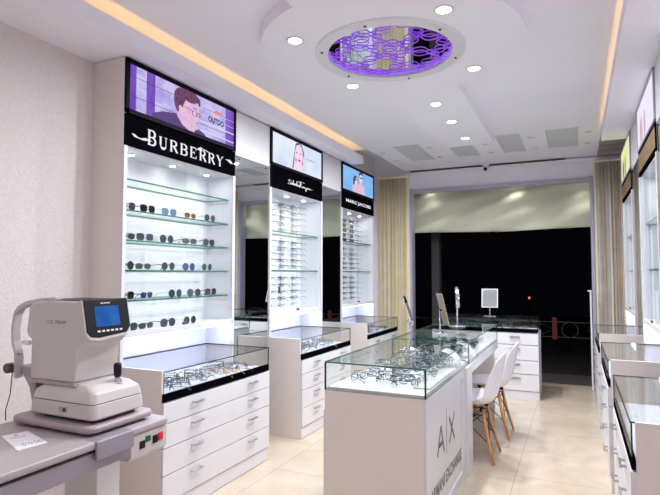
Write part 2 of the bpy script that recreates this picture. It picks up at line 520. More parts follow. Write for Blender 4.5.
def poster_man(sd, v0, v1, z0, z1, t, u):
    fn0 = lambda k: (lambda a, b: sd.P(u + k * .0012, v0 + (v1 - v0) * a, z0 + (z1 - z0) * b))
    bg = emit('poster_lilac', (206, 200, 242), 1, ((172, 158, 226), (3, 3, 5)))
    b = MB().box(sd.P(u - .004, v0, z0), sd.P(u, v1, z1), bg)
    pur = emit('poster_purple', (112, 72, 178), 1, ((134, 100, 200), (3, 3, 1)))
    wh = emit('poster_white', (224, 224, 250), 1); dk = emit('poster_dark', (78, 60, 110), 1)
    for a0, a1 in ((0, .05), (.13, .2), (.9, 1.0)):
        b.add([fn0(1)(a0, 0), fn0(1)(a1, 0), fn0(1)(a1, 1), fn0(1)(a0, 1)], [(0, 1, 2, 3)], pur)
    for b0, w, m in ((.74, .012, dk), (.3, .012, dk), (.72, .01, wh), (.36, .03, wh), (.12, .03, wh), (.55, .01, wh)):
        x0 = .62 if m is wh else 0
        b.add([fn0(2)(x0, b0), fn0(2)(1, b0 - .02), fn0(2)(1, b0 - .02 + w), fn0(2)(x0, b0 + w)], [(0, 1, 2, 3)], m)
    b.build('picture', t)
    mn = MB()
    def poly(k, pts, m): mn.add([fn0(k)(*p) for p in pts], [tuple(range(len(pts)))], m)
    sk = emit('printed_skin', (216, 178, 218), 1, ((232, 196, 222), (9, 9, 9))); hr = emit('printed_hair', (96, 58, 92), 1, ((128, 84, 118), (20, 20, 20)))
    sh = emit('printed_shirt', (98, 76, 132), 1)
    poly(3, [(.17, 0), (.18, .1), (.26, .22), (.38, .3), (.46, .18), (.56, .05), (.60, .12), (.66, .06), (.68, 0)], sh)
    poly(4, [(.385, .42), (.39, .26), (.44, .08), (.5, .0), (.555, .0), (.565, .06), (.585, .13), (.583, .2), (.595, .24), (.592, .3), (.6, .35), (.615, .42), (.605, .48), (.6, .56), (.602, .66), (.6, .8), (.5, .86), (.4, .7)], sk)
    poly(5, [(.385, .38), (.365, .5), (.357, .66), (.362, .82), (.38, .92), (.41, .98), (.46, 1.0), (.52, 1.0), (.57, .98), (.612, .88), (.615, .76), (.603, .7), (.585, .78), (.55, .72), (.51, .7), (.47, .73), (.45, .62), (.435, .5), (.415, .56), (.41, .44), (.4, .36)], hr)
    poly(6, [(.402, .52), (.414, .54), (.42, .46), (.415, .36), (.405, .38)], sk)
    stroke(mn, [(.415, .55), (.5, .54), (.535, .53)], .012, .012, fn0(6), dk)
    stroke(mn, [(p[0], p[1]) for p in arc(.555, .48, .024, .07, 0, 360, 14)], .008, .008, fn0(6), dk)
    stroke(mn, [(p[0], p[1]) for p in arc(.598, .47, .012, .06, -160, 160, 10)], .008, .008, fn0(6), dk)
    stroke(mn, [(.535, .6), (.575, .615)], .012, .02, fn0(6), hr)
    stroke(mn, [(.565, .235), (.592, .245)], .012, .02, fn0(6), emit('printed_lips', (196, 96, 140), 1))
    mn.build('printed_man', t)
    tx = MB(); add_text(tx, 'OUTDO', fn0(4), .70, .875, .43, .59, emit('printed_letters', (30, 28, 50), 1), .035)
    tx.add([fn0(4)(.74, .73), fn0(4)(.80, .70), fn0(4)(.86, .76), fn0(4)(.80, .82)], [(0, 1, 2, 3)], emit('printed_orange', (240, 140, 120), 1))
    tx.build('poster_lettering', t)


def poster_woman(sd, v0, v1, z0, z1, t, u):
    fn0 = lambda k: (lambda a, b: sd.P(u + k * .0012, v0 + (v1 - v0) * a, z0 + (z1 - z0) * b))
    MB().box(sd.P(u - .004, v0, z0), sd.P(u, v1, z1), emit('poster_pale_blue', (206, 222, 252), 1, ((232, 240, 252), (1, 1, 1)))).build('picture', t)
    mn = MB()
    def poly(k, pts, m): mn.add([fn0(k)(*p) for p in pts], [tuple(range(len(pts)))], m)
    sk = emit('printed_pale_skin', (240, 214, 238), 1, ((250, 226, 240), (9, 9, 9))); hr = emit('printed_dark_hair', (112, 96, 130), 1)
    poly(3, [(.36, 0), (.38, .3), (.40, .6), (.43, .95), (.5, 1.0), (.56, .95), (.60, .7), (.6, .5), (.58, .3), (.55, .2), (.4, .1)], hr)
    poly(4, [(.38, .0), (.40, .35), (.41, .65), (.44, .86), (.5, .95), (.55, .88), (.575, .65), (.57, .45), (.55, .3), (.57, .12), (.62, 0)], sk)
    for p, w in (((.445, .62), .03), ((.53, .63), .03)): stroke(mn, [(p[0] - .02, p[1]), (p[0] + .02, p[1])], w, w, fn0(5), hr)
    poly(5, arc(.50, .38, .03, .045, 0, 330, 10), emit('printed_red_lips', (236, 96, 150), 1))
    poly(5, arc(.43, .36, .025, .07, 0, 330, 10), emit('printed_blush', (240, 150, 200), 1))
    poly(6, [(.56, .28), (.585, .35), (.59, .6), (.575, .55), (.57, .4)], sk)
    mn.build('printed_woman', t)
    tx = MB(); add_text(tx, 'PARIM', fn0(4), .66, .84, .5, .58, emit('printed_grey', (120, 120, 140), 1)); tx.build('poster_lettering', t)


def poster_couple(sd, v0, v1, z0, z1, t, u):
    fn0 = lambda k: (lambda a, b: sd.P(u + k * .0012, v0 + (v1 - v0) * a, z0 + (z1 - z0) * b))
    MB().box(sd.P(u - .004, v0, z0), sd.P(u, v1, z1), emit('poster_sky_blue', (122, 178, 242), 1, ((140, 192, 248), (1, 1, 1)))).build('picture', t)
    def person(nm, pts, hair, k):
        mn = MB()
        mn.add([fn0(k)(*p) for p in pts[0]], [tuple(range(len(pts[0])))], emit('printed_shirt_pink', (226, 196, 214), 1))
        mn.add([fn0(k + 1)(*p) for p in pts[1]], [tuple(range(len(pts[1])))], emit('printed_face', (236, 214, 220), 1))
        mn.add([fn0(k + 2)(*p) for p in pts[2]], [tuple(range(len(pts[2])))], emit('printed_hair_dark', (96, 66, 90), 1))
        stroke(mn, pts[3], .05, .05, fn0(k + 3), emit('printed_glasses', (60, 50, 70), 1))
        mn.build(nm, t)
    person('printed_woman', ([(.28, 0), (.3, .3), (.36, .42), (.46, .4), (.5, 0)], arc(.385, .52, .05, .17, 0, 340, 12), [(.31, .3), (.3, .55), (.34, .74), (.4, .74), (.42, .68), (.37, .6), (.35, .35)], [(.36, .56), (.43, .57)]), 0, 3)
    person('printed_man', ([(.4, 0), (.44, .3), (.5, .48), (.6, .46), (.66, .3), (.68, 0)], arc(.545, .68, .055, .2, 0, 340, 12), [(.48, .75), (.48, .92), (.52, .99), (.6, .97), (.615, .82), (.58, .88), (.52, .86)], [(.5, .72), (.6, .72)]), 0, 8)
    tx = MB(); add_text(tx, 'B . A', fn0(4), .74, .88, .5, .6, emit('printed_amber', (230, 190, 150), 1)); tx.build('poster_lettering', t)


def poster_plain(c0, c1, fig):
    def f(sd, v0, v1, z0, z1, t, u):
        fn0 = lambda k: (lambda a, b: sd.P(u + k * .0012, v0 + (v1 - v0) * a, z0 + (z1 - z0) * b))
        MB().box(sd.P(u - .004, v0, z0), sd.P(u, v1, z1), emit('poster_light', c0, 1, (c1, (2, 2, 2)))).build('picture', t)
        mn = MB()
        for cx, w in ((.25, .05), (.34, .035), (.5, .05)):
            pts = arc(cx, .3, w, .35, 0, 340, 12)
            mn.add([fn0(3)(*p) for p in pts], [tuple(range(len(pts)))], emit('printed_figure', fig, 1))
        mn.build('printed_figures', t)
    return f


def sign_burberry(sd, v0, v1, z0, z1, t, u):
    fn = lambda a, b: sd.P(u, v0 + (v1 - v0) * a, z0 + (z1 - z0) * b)
    b = MB(); m = M['letw']
    # serif capitals drawn with thick and thin strokes; every glyph 0..1 wide and high
    def st(x): return [((x, 0), (x, 1), .17), ((x - .16, .02), (x + .16, .02), .05), ((x - .16, .98), (x + .16, .98), .05)]
    G = {
        'B': (st(.2), [arc(.5, .75, .3, .23, 95, -95), arc(.5, .27, .36, .25, 95, -95)], [((.2, .98), (.5, .98)), ((.2, .52), (.5, .52)), ((.2, .02), (.5, .02))]),
        'U': ([((.2, .3), (.2, 1), .17), ((.04, .98), (.38, .98), .05), ((.8, .3), (.8, 1), .07), ((.64, .98), (.96, .98), .05)], [arc(.5, .3, .3, .28, 180, 360)], []),
        'R': (st(.2) + [((.5, .5), (.9, .0), .17), ((.8, .02), (1.0, .02), .05)], [arc(.48, .75, .3, .23, 95, -95)], [((.2, .98), (.5, .98)), ((.2, .52), (.5, .52))]),
        'E': (st(.2) + [((.85, .0), (.85, .26), .06), ((.8, .74), (.8, 1), .06), ((.6, .38), (.6, .64), .05)], [], [((.2, .98), (.82, .98)), ((.2, .52), (.6, .52)), ((.2, .03), (.87, .03))]),
        'Y': ([((.5, 0), (.5, .48), .17), ((.34, .02), (.66, .02), .05), ((.12, 1), (.5, .46), .17), ((.88, 1), (.5, .46), .07), ((-.02, .98), (.3, .98), .05), ((.72, .98), (1.02, .98), .05)], [], []),
    }
    A0, A1, B0, B1 = .16, .875, .22, .62; n = 8; W = (A1 - A0) / n
    for i, ch in enumerate('BURBERRY'):
        sx = W * .82; h = B1 - B0; big = 1.25 if i in (0,) else 1.0
        f = lambda a, bb, i=i: fn(A0 + i * W + a * sx, B0 + bb * h * (big if i == 0 else 1))
        bars, curves, thin = G[ch]
        for p, q, w in bars: stroke(b, [p, q], w * 1.25, w * 1.25, f, m)
        for c_ in curves:
            k = len(c_); h1 = c_[:k // 2 + 1]; h2 = c_[k // 2:]
            stroke(b, h1, .08, .24, f, m); stroke(b, h2, .24, .08, f, m)
        for p, q in thin: stroke(b, [p, q], .085, .085, f, m)
    stroke(b, [(.055, .42), (.08, .34), (.12, .32), (.175, .38)], .02, .07, fn, m)
    stroke(b, [(.60, .58), (.63, .70), (.66, .66), (.70, .62)], .04, .02, fn, m)
    stroke(b, [(.905, .58), (.93, .55), (.955, .46), (.985, .50)], .07, .02, fn, m)
    b.build('sign_lettering', t)


def sign_script(sd, v0, v1, z0, z1, t, u):
    fn = lambda a, b: sd.P(u, v0 + (v1 - v0) * (.30 + (a - .27) * .66), z0 + (z1 - z0) * (.27 + (b - .2) * .52))
    b = MB(); m = M['letw']
    def pen(pts, w=.035):
        q = []
        for i in range(len(pts) - 1):
            p0 = pts[max(i - 1, 0)]; p1 = pts[i]; p2 = pts[i + 1]; p3 = pts[min(i + 2, len(pts) - 1)]
            for k in range(5):
                s_ = k / 5
                q.append(tuple(.5 * (2 * p1[c] + (p2[c] - p0[c]) * s_ + (2 * p0[c] - 5 * p1[c] + 4 * p2[c] - p3[c]) * s_ ** 2 + (3 * p1[c] - p0[c] - 3 * p2[c] + p3[c]) * s_ ** 3) for c in (0, 1)))
        q.append(pts[-1])
        for k in range(len(q) - 1): stroke(b, [q[k], q[k + 1]], w * .62, w * .62, fn, m)
    pen([(.36, .76), (.31, .86), (.285, .72), (.34, .58), (.33, .42), (.27, .42), (.29, .52)])               # S
    pen([(.35, .5), (.365, .6), (.385, .56), (.37, .44), (.36, .5), (.385, .46), (.40, .52), (.415, .9), (.405, .5), (.42, .44)])   # al
    pen([(.42, .44), (.435, .62), (.445, .44), (.46, .62), (.475, .5), (.48, .62), (.465, .52), (.48, .44), (.50, .5), (.515, .92), (.505, .5), (.52, .44)])  # vat
    pen([(.495, .72), (.535, .74)]); pen([(.52, .46), (.535, .6), (.55, .52), (.535, .44), (.53, .52), (.56, .6), (.575, .44)])     # or
    pen([(.60, .40), (.63, .96)], .06); pen([(.56, .86), (.62, .97), (.74, .94)], .05); pen([(.60, .68), (.67, .70)])               # F
    pen([(.65, .5), (.67, .56), (.66, .44), (.69, .46), (.70, .58), (.71, .44), (.73, .58), (.74, .46), (.76, .56), (.75, .45), (.78, .46),
         (.80, .56), (.785, .48), (.80, .48), (.80, .26), (.775, .2), (.79, .36), (.82, .5), (.83, .58), (.845, .46), (.86, .58), (.875, .46),
         (.89, .58), (.90, .46), (.92, .56), (.93, .48), (.95, .54), (.99, .52)])
    b.build('sign_lettering', t)


def sign_jacobs(sd, v0, v1, z0, z1, t, u):
    fn = lambda a, b: sd.P(u, v0 + (v1 - v0) * a, z0 + (z1 - z0) * b)
    b = MB(); add_text(b, 'MARC JACOBS', fn, .12, .89, .36, .62, M['letw'], .035); b.build('sign_lettering', t)


def sign_gold(sd, v0, v1, z0, z1, t, u):
    b = MB(); m = mat('gold_foil', (150, 120, 84), .4, .6, var=.5, vscale=30)
    b.box(sd.P(u - .001, v0 + .02, z0 + .03), sd.P(u + .001, v1 - .02, z1 - .03), m); b.build('sign_band', t)


def tower(sd, y0, y1, label, poster, sign, shelves, group=None, pins=True, frame=.02):
    bz = M['bezel'] if sd.left else M['jamb']
    v0, v1 = (y0, y1) if sd.left else (-y1, -y0)
    D = sd.dt
    base = sd.P(0, (v0 + v1) / 2, .86)
    t = thing('display_tower', label, 'display cabinet', base, group)
    # carcass: sides, top, back, floor of the lit box, side walls down to the showcase
    b = MB()
    for a0, a1, w in ((v0, v0 + .02, 0), (v1 - .02, v1, 1)):
        out = M['lamwarm']
        sbox(b, sd, 0, D - .004, a0, a1, .862, Z_SOF - .006, out)
    sbox(b, sd, 0, .012, v0 + .02, v1 - .02, .862, 2.42, M['inner'])
    sbox(b, sd, .012, D - .01, v0 + .02, v1 - .02, 2.215, 2.235, M['inner'])
    sbox(b, sd, .012, D - .004, v0 + .02, v1 - .02, 1.035, 1.06, M['lam'])
    sbox(b, sd, .012, .016, v0 + .02, v1 - .02, 1.06, 2.215, M['inner'])
    for a0, a1 in ((v0 + .02, v0 + .023), (v1 - .023, v1 - .02)):
        sbox(b, sd, .012, D - .004, a0, a1, .862, 2.215, M['inner'])
    b.build('carcass', t)
    b = MB()
    sbox(b, sd, D - .004, D + .006, v0, v0 + frame + .008, .862, 2.22, M['lam']); sbox(b, sd, D - .004, D + .006, v1 - frame - .012, v1, .862, 2.22, M['lam'])
    sbox(b, sd, D - .004, D + .006, v0 + frame, v1 - frame, 1.03, 1.068, M['lam'])
    b.build('face_frame', t, bevel=.002)
    lb = MB(); sbox(lb, sd, .02, D, v0 + .003, v1 - .003, 2.43, Z_SOF - .008, bz)
    e = .03 if sd.left else .012
    sbox(lb, sd, D, D + .012, v0 + .003, v1 - .003, 2.425, 2.425 + e, bz); sbox(lb, sd, D, D + .012, v0 + .003, v1 - .003, Z_SOF - .008 - e, Z_SOF - .008, bz)
    sbox(lb, sd, D, D + .012, v0 + .003, v0 + .003 + e, 2.425, Z_SOF - .008, bz); sbox(lb, sd, D, D + .012, v1 - .003 - e, v1 - .003, 2.425, Z_SOF - .008, bz)
    lbo = lb.build('light_box', t, bevel=.002)
    poster(sd, v0 + .003 + e, v1 - .003 - e, 2.425 + e, Z_SOF - .008 - e, lbo, D + .001 + .004)
    sb = MB(); sbox(sb, sd, .02, D + .004, v0 + .004, v1 - .004, 2.222, 2.42, M['black']); sbo = sb.build('sign_board', t, bevel=.002)
    sign(sd, v0 + .004, v1 - .004, 2.222, 2.42, sbo, D + .006)
    # light fittings
    for k in range(3):
        v = v0 + (v1 - v0) * (k + .5) / 3
        c_ = sd.P(D * .5, v, 2.214)
        MB().lathe([(.026, 0), (.028, -.004), (.02, -.007)], c_, M['white'], 20).build('spotlight', t)
        MB().lathe([(.019, -.0072), (.019, -.0085)], c_, M['spot'], 20).build('spotlight_lens', t)
    b = MB(); sbox(b, sd, D - .05, D - .03, v0 + .03, v1 - .03, 1.022, 1.034, M['tube']); b.build('light_tube', t)
    # glass shelves on pins
    for z in shelves:
        b = MB(); sbox(b, sd, .02, D - .03, v0 + .035, v1 - .04, z - .005, z + .005, M['glass'], edge=M['edge'], thin='z'); s_ = b.build('glass_shelf', t)
        if pins:
            b = MB()
            for u in (.06, D - .06):
                for v in (v0 + .025, v1 - .045):
                    b.lathe([(.005, -.004), (.006, -.018)], sd.P(u, v + .008, z), M['metal'], 8)
            b.build('shelf_pin', s_)
    # two sliding glass doors
    vm = (v0 + v1) / 2
    for k, (a0, a1, u) in enumerate(((v0 + .012, vm + .008, D - .012), (vm - .008, v1 - .014, D - .020))):
        b = MB(); sbox(b, sd, u, u + .005, a0, a1, 1.064, 2.212, M['glass'], edge=M['glassg'], thin='x'); d_ = b.build('glass_door', t)
        if k == 0:
            b = MB(); sbox(b, sd, u + .006, u + .018, a1 - .03, a1 + .015, 1.07, 1.087, M['brown']); b.build('door_lock', d_)
    return t


def showcase(sd, y0, y1, label, drawers=4, hv=None, endglass=True, group=None):
    v0, v1 = (y0, y1) if sd.left else (-y1, -y0)
    D = sd.dc; T = sd.dt
    t = thing('showcase_counter', label, 'display counter', sd.P(D / 2, (v0 + v1) / 2, 0), group)
    b = MB()
    sbox(b, sd, .003, D - .02, v0 + .018, v1 - .018, .012, .69, M['lam'])
    sbox(b, sd, .003, D - .02, v0, v0 + .018, .0, .86 if sd.left else .69, M['lamwarm']); sbox(b, sd, .003, D - .02, v1 - .018, v1, 0, .69 if sd.left else .86, M['lamwarm'])
    b.build('body', t, bevel=.0015)
    b = MB(); sbox(b, sd, D - .02, D - .008, v0 + .002, v1 - .002, .004, .098, M['lam']); b.build('plinth', t, bevel=.0015)
    zs = [.104, .262, .418, .556, .678] if drawers == 4 else [.104, .40, .678]
    n = len(zs) - 1
    for k in range(n):
        b = MB(); sbox(b, sd, D - .02, D, v0, v1, zs[k], zs[k + 1] - .005, M['lam']); d_ = b.build('drawer', t, bevel=.0015)
        for f in (.25, .79):
            v = v0 + (v1 - v0) * f; z = zs[k + 1] - .045
            hb = MB()
            sbox(hb, sd, D + .018, D + .026, v - .05, v + .05, z - .007, z + .007, M['metal'])
            sbox(hb, sd, D, D + .02, v - .046, v - .036, z - .005, z + .005, M['metal']); sbox(hb, sd, D, D + .02, v + .036, v + .046, z - .005, z + .005, M['metal'])
            hb.build('drawer_handle', d_, bevel=.002)
    b = MB(); sbox(b, sd, D - .018, D - .004, v0 + .003, v1 - .003, .68, .728, M['black']); b.build('front_trim', t, bevel=.0015)
    b = MB(); sbox(b, sd, .015, D - .02, v0 + .02, v1 - .02, .69, .71, M['tray']); b.build('tray', t, bevel=.0015)
    b = MB(); sbox(b, sd, .003, .014, v0 + .02, v1 - .02, .69, .85, M['inner'])
    e0, e1 = (v0 + .018, v0 + .021) if sd.left else (v1 - .021, v1 - .018)
    sbox(b, sd, .014, D - .021, e0, e1, .71, .85, M['inner'])
    b.build('lining', t)
    b = MB(); sbox(b, sd, .015, D - .002, v0 + (.02 if sd.left else .004), v1 - (.004 if sd.left else .02), .851, .857, M['glass'], edge=M['edged'], thin='z'); b.build('glass_top', t)
    b = MB(); sbox(b, sd, D - .010, D - .004, v0 + .004, v1 - .004, .729, .8505, M['glass'], edge=M['edged'], thin='x'); b.build('glass_front', t)
    e0, e1 = (v1 - .010, v1 - .004) if sd.left else (v0 + .004, v0 + .010)
    b = MB(); sbox(b, sd, T + .012, D - .011, e0, e1, .692, .8505, M['glass'], edge=M['edged'], thin='y'); b.build('glass_side', t)
    return t


def mirror_panel(sd, y0, y1, label):
    v0, v1 = (y0, y1) if sd.left else (-y1, -y0)
    D = sd.dt
    t = thing('mirror_panel', label, 'mirror', sd.P(D, (v0 + v1) / 2, 0))
    b = MB(); sbox(b, sd, .003, D - .012, v0 + .004, v1 - .004, 0, Z_SOF - .012, M['lamwarm']); b.build('backing', t)
    b = MB(); sbox(b, sd, D - .012, D, v0 + .004, v1 - .004, 2.40, Z_SOF - .012, M['lam']); b.build('upper_panel', t, bevel=.002)
    b = MB(); sbox(b, sd, D - .012, D - .004, v0 + .004, v1 - .004, .02, 2.396, M['mirror']); b.build('mirror_glass', t)
    b = MB()
    for v in (v0 + .06, v1 - .06): b.lathe([(.006, 0), (.005, .006)], sd.P(D - .004, v, 2.375) if sd.left else (XR - D - .002, -v, 2.375), M['screw'], 10, axis='x')
    b.build('mirror_clip', t)


SH1 = [2.02, 1.825, 1.635, 1.445, 1.255]
SH2 = [1.825, 1.457]
tower(LEFT, 2.37, 3.54, 'tall lit display tower nearest the camera, with rows of sunglasses', poster_man, sign_burberry, SH1)
mirror_panel(LEFT, 3.545, 4.075, 'tall mirror strip between the nearest and middle left towers')
tower(LEFT, 4.08, 5.17, 'middle lit tower on the left, pale poster of a woman, clear eyeglasses', poster_woman, sign_script, SH2)
mirror_panel(LEFT, 5.175, 5.685, 'tall mirror strip between the middle and farthest left towers')
tower(LEFT, 5.69, 6.79, 'farthest lit tower on the left, sky blue poster of two people', poster_couple, sign_jacobs, SH2)
showcase(LEFT, 2.385, 3.54, 'white drawer counter with glass top, nearest on the left wall')
showcase(LEFT, 4.08, 5.17, 'white drawer counter with glass top under the pale poster tower')
showcase(LEFT, 5.69, 6.79, 'white drawer counter with glass top beside the left curtain')

tower(RIGHT, 2.33, 3.40, 'lit display tower at the right edge of the photo', poster_plain((236, 232, 250), (250, 246, 252), (220, 190, 210)), sign_gold, SH2)
mirror_panel(RIGHT, 3.405, 3.955, 'tall mirror strip at the right edge, nearest the camera')
tower(RIGHT, 3.96, 5.0, 'right wall display tower with pinkish white poster', poster_plain((238, 234, 252), (248, 236, 248), (214, 178, 206)), sign_gold, SH2)
mirror_panel(RIGHT, 5.005, 5.645, 'narrow mirror strip on the right wall, nearer the curtain')
tower(RIGHT, 5.65, 6.72, 'right wall display tower with yellow green poster beside the curtain', poster_plain((226, 232, 150), (240, 242, 196), (120, 110, 120)), sign_gold, SH2)
showcase(RIGHT, 2.33, 3.40, 'white glass topped counter nearest the camera on the right')
showcase(RIGHT, 3.96, 5.0, 'white glass topped counter, middle one on the right wall')
showcase(RIGHT, 5.65, 6.72, 'white glass topped counter, farthest on the right, by the curtain')

# ------------------------------------------------------------------ glasses
def lens_outline(cx, kind, w=.052, h=.042, n=18, k=1.0):
    pts = []
    for i in range(n):
        t = 2 * pi * i / n; c_, s_ = cos(t), sin(t)
        if kind == 'round': x, y = c_ * w * .47, s_ * w * .47
        elif kind == 'square':
            e = .55; x = math.copysign(abs(c_) ** e, c_) * w * .5; y = math.copysign(abs(s_) ** e, s_) * h * .48
        elif kind == 'aviator':
            x = c_ * w * .54; y = s_ * h * .58 - (.004 * (1 if s_ < 0 else 0)); x *= 1 - .16 * max(0, -s_)
        else:
            e = .75; x = math.copysign(abs(c_) ** e, c_) * w * .52; y = math.copysign(abs(s_) ** e, s_) * h * .42 + .0
        pts.append((cx + x * k, y * k))
    return pts


def make_eyewear(name, kind, rim, lens, r=.0016, sun=False, one=False, temple=None, w=.052, h=.042, spread=0.0, n=18):
    """front in the plane x=0 facing +x, temples running to -x, resting at z=0"""
    temple = temple or rim
    cz = h * .6
    root = None
    fr = MB(); ln = []; tp = []
    for sgn in (-1, 1):
        pts = lens_outline(sgn * (w * .5 + .009), kind, w, h, n)
        fr.tube([(-abs(y_) * .06, y_, cz + z_) for y_, z_ in pts], r, rim, 5 if sun else 4, closed=True)
        L = fr if one else MB()
        pl = [(y_, z_) for y_, z_ in pts]
        if sun:
            L.prism(pl, lambda a, bb, t_: (-abs(a) * .06 + t_, a, cz + bb), -.0008, .0012, lens)
        elif lens:
            L.add([(-abs(a) * .06, a, cz + bb) for a, bb in pl], [tuple(range(len(pl)))], lens)
        if not one: ln.append(L)
        e = sgn * (w + .011)
        T = fr if one else MB()
        sp = spread * sgn
        T.tube([(-.003, e, cz + h * .22), (-.012, e + sgn * .003, cz + h * .22), (-.06, e + sgn * .003 + sp * .5, cz + h * .18), (-.105, e + sgn * .002 + sp, cz + h * .05), (-.132, e - sgn * .004 + sp, cz - h * .5)],
               [r * 1.2, r * 1.3, r * 1.1, r * 1.3, r * 1.1], temple, 5 if sun else 4)
        if not one: tp.append(T)
    fr.tube([(0, -.011, cz + h * .18), (.0015, 0, cz + h * .26), (0, .011, cz + h * .18)], r, rim, 5)
    if kind == 'aviator': fr.tube([(0, -.016, cz + h * .5), (.0015, 0, cz + h * .52), (0, .016, cz + h * .5)], r * .8, rim, 5)
    if one: return fr.build(name)
    root = bpy.data.objects.new(name, None); C.objects.link(root)
    fr.build('frame', root, smooth=True)
    for L in ln: L.build('lens', root)
    for T in tp: T.build('temple', root, smooth=True)
    return root


SL = {'grey': mat('grey_lens', (58, 62, 76), .06, var=.15, spec=.8), 'blue': mat('blue_lens', (44, 56, 120), .06, var=.2, spec=.8),
      'brown': mat('brown_lens', (126, 84, 62), .08, var=.2, spec=.8), 'green': mat('green_lens', (36, 60, 52), .06, var=.2, spec=.8),
      'black': mat('black_lens', (22, 22, 30), .05, var=.2, spec=.8), 'sky': mat('sky_blue_lens', (96, 132, 168), .06, var=.2, spec=.8)}
FR = {'black': M['blackm'], 'silver': M['metal'], 'gold': mat('gold_wire', (196, 156, 96), .25, 1.0), 'tort': mat('tortoise_plastic', (84, 52, 36), .3, var=.5, vscale=60),
      'red': mat('dark_red_plastic', (120, 40, 48), .3), 'grey': mat('dark_grey_metal', (74, 74, 84), .3, .7)}
M['lensclear'] = glass('demo_lens', (232, 236, 240), .08)

# sunglasses on the nearest left tower: (row label, shelf z, [(Y, kind, frame, lens, turn)])
SUN = [('second', 1.825, [(2.468, 'square', 'black', 'grey', 3), (2.64, 'square', 'black', 'black', 0), (2.845, 'square', 'grey', 'sky', -6), (3.07, 'oval', 'gold', 'brown', 3), (3.30, 'round', 'grey', 'grey', 0)]),
       ('third', 1.635, [(2.466, 'oval', 'black', 'black', 0), (2.62, 'square', 'grey', 'grey', -8), (2.825, 'aviator', 'silver', 'grey', 0), (3.065, 'oval', 'black', 'grey', -8), (3.29, 'square', 'black', 'grey', 0)]),
       ('fourth', 1.445, [(2.462, 'round', 'black', 'black', 0), (2.61, 'oval', 'grey', 'grey', 0), (2.845, 'round', 'tort', 'grey', 0), (3.06, 'aviator', 'silver', 'blue', 0), (3.27, 'round', 'silver', 'grey', 4)]),
       ('fifth', 1.255, [(2.468, 'square', 'black', 'black', 0), (2.645, 'oval', 'black', 'blue', 12), (2.92, 'aviator', 'silver', 'grey', 0), (3.12, 'aviator', 'silver', 'grey', -8), (3.32, 'square', 'tort', 'black', 0)]),
       ('bottom', 1.068, [(2.50, 'square', 'black', 'green', 0), (2.645, 'oval', 'black', 'green', 4), (2.85, 'aviator', 'black', 'grey', -4), (3.08, 'aviator', 'silver', 'green', 0)])]
ORD = ['first', 'second', 'third', 'fourth', 'fifth', 'sixth', 'seventh', 'eighth', 'ninth', 'tenth']
CN = {'black': 'black', 'silver': 'silver', 'gold': 'gold', 'tort': 'tortoiseshell', 'grey': 'grey'}
SC = {}
for row, z, items in SUN:
    for i, (y, kind, fr, le, turn) in enumerate(items):
        key = (kind, fr, le)
        if key not in SC:
            o = SC[key] = make_eyewear('sunglasses', kind, FR[fr], SL[le], .0022 if fr in ('black', 'tort') else .0014, sun=True, w=.056, h=.047 if kind != 'oval' else .042)
        else: o = copy_tree(SC[key])
        o.location = (XL + .205, y + .01, z + .0055 if z > 1.1 else 1.0602)
        if z < 1.1: o.location = (XL + .205, y + .01, 1.0605)
        o.rotation_euler = (0, 0, radians(turn))
        lens_ = 'light blue' if le == 'sky' else le
        tag(o, '%s sunglasses, %s lenses, %s from left, %s of the nearest tower' % (CN[fr], lens_, ORD[i], row + ' shelf from top' if row != 'bottom' else 'floor'), 'sunglasses', 'sunglasses in the nearest left tower')
# small red and white tag beside a pair
for y, z, nm in ((3.245, 1.259, 'red and white price tag leaning beside tortoiseshell sunglasses'), (2.955, 1.639, 'small red price tag lying beside round lenses, third shelf')):
    b = MB().box((XL + .19, y, z + .0005), (XL + .193, y + .035, z + .03 if z < 1.5 else z + .016), M['card']).box((XL + .1931, y + .006, z + .008), (XL + .1935, y + .03, z + .018 if z < 1.5 else z + .014), M['inkred'])
    tag(b.build('price_tag'), nm, 'tag')


def proto_eye(kind, fr, r=.0013, one=True, sun=False, lens=None, w=.052, h=.038, spread=0.0):
    return make_eyewear('eyeglasses', kind, FR[fr], lens or M['lensclear'], r, sun=sun, one=one, w=w, h=h, n=12, spread=spread)


PR = []
def place(kindspec, loc, rot, label, group, name='eyeglasses', cat='eyeglasses'):
    """the first of a kind is the prototype itself, then copies of it"""
    global PCACHE
    key = kindspec
    if key not in PCACHE:
        k, f, r, sun = kindspec
        o = make_eyewear(name, k, FR[f], SL[sun] if sun else M['lensclear'], r, sun=bool(sun), one=True, w=.052, h=.038, n=12)
        PCACHE[key] = o
    else:
        o = PCACHE[key].copy(); C.objects.link(o)
    o.location = loc; o.rotation_euler = rot
    tag(o, label, cat, group)
    return o


PCACHE = {}
KINDS = [('oval', 'black', .0016, None), ('square', 'grey', .0016, None), ('round', 'silver', .0014, None), ('square', 'black', .0018, None), ('oval', 'grey', .0016, None), ('square', 'black', .0014, None), ('oval', 'gold', .0013, None)]

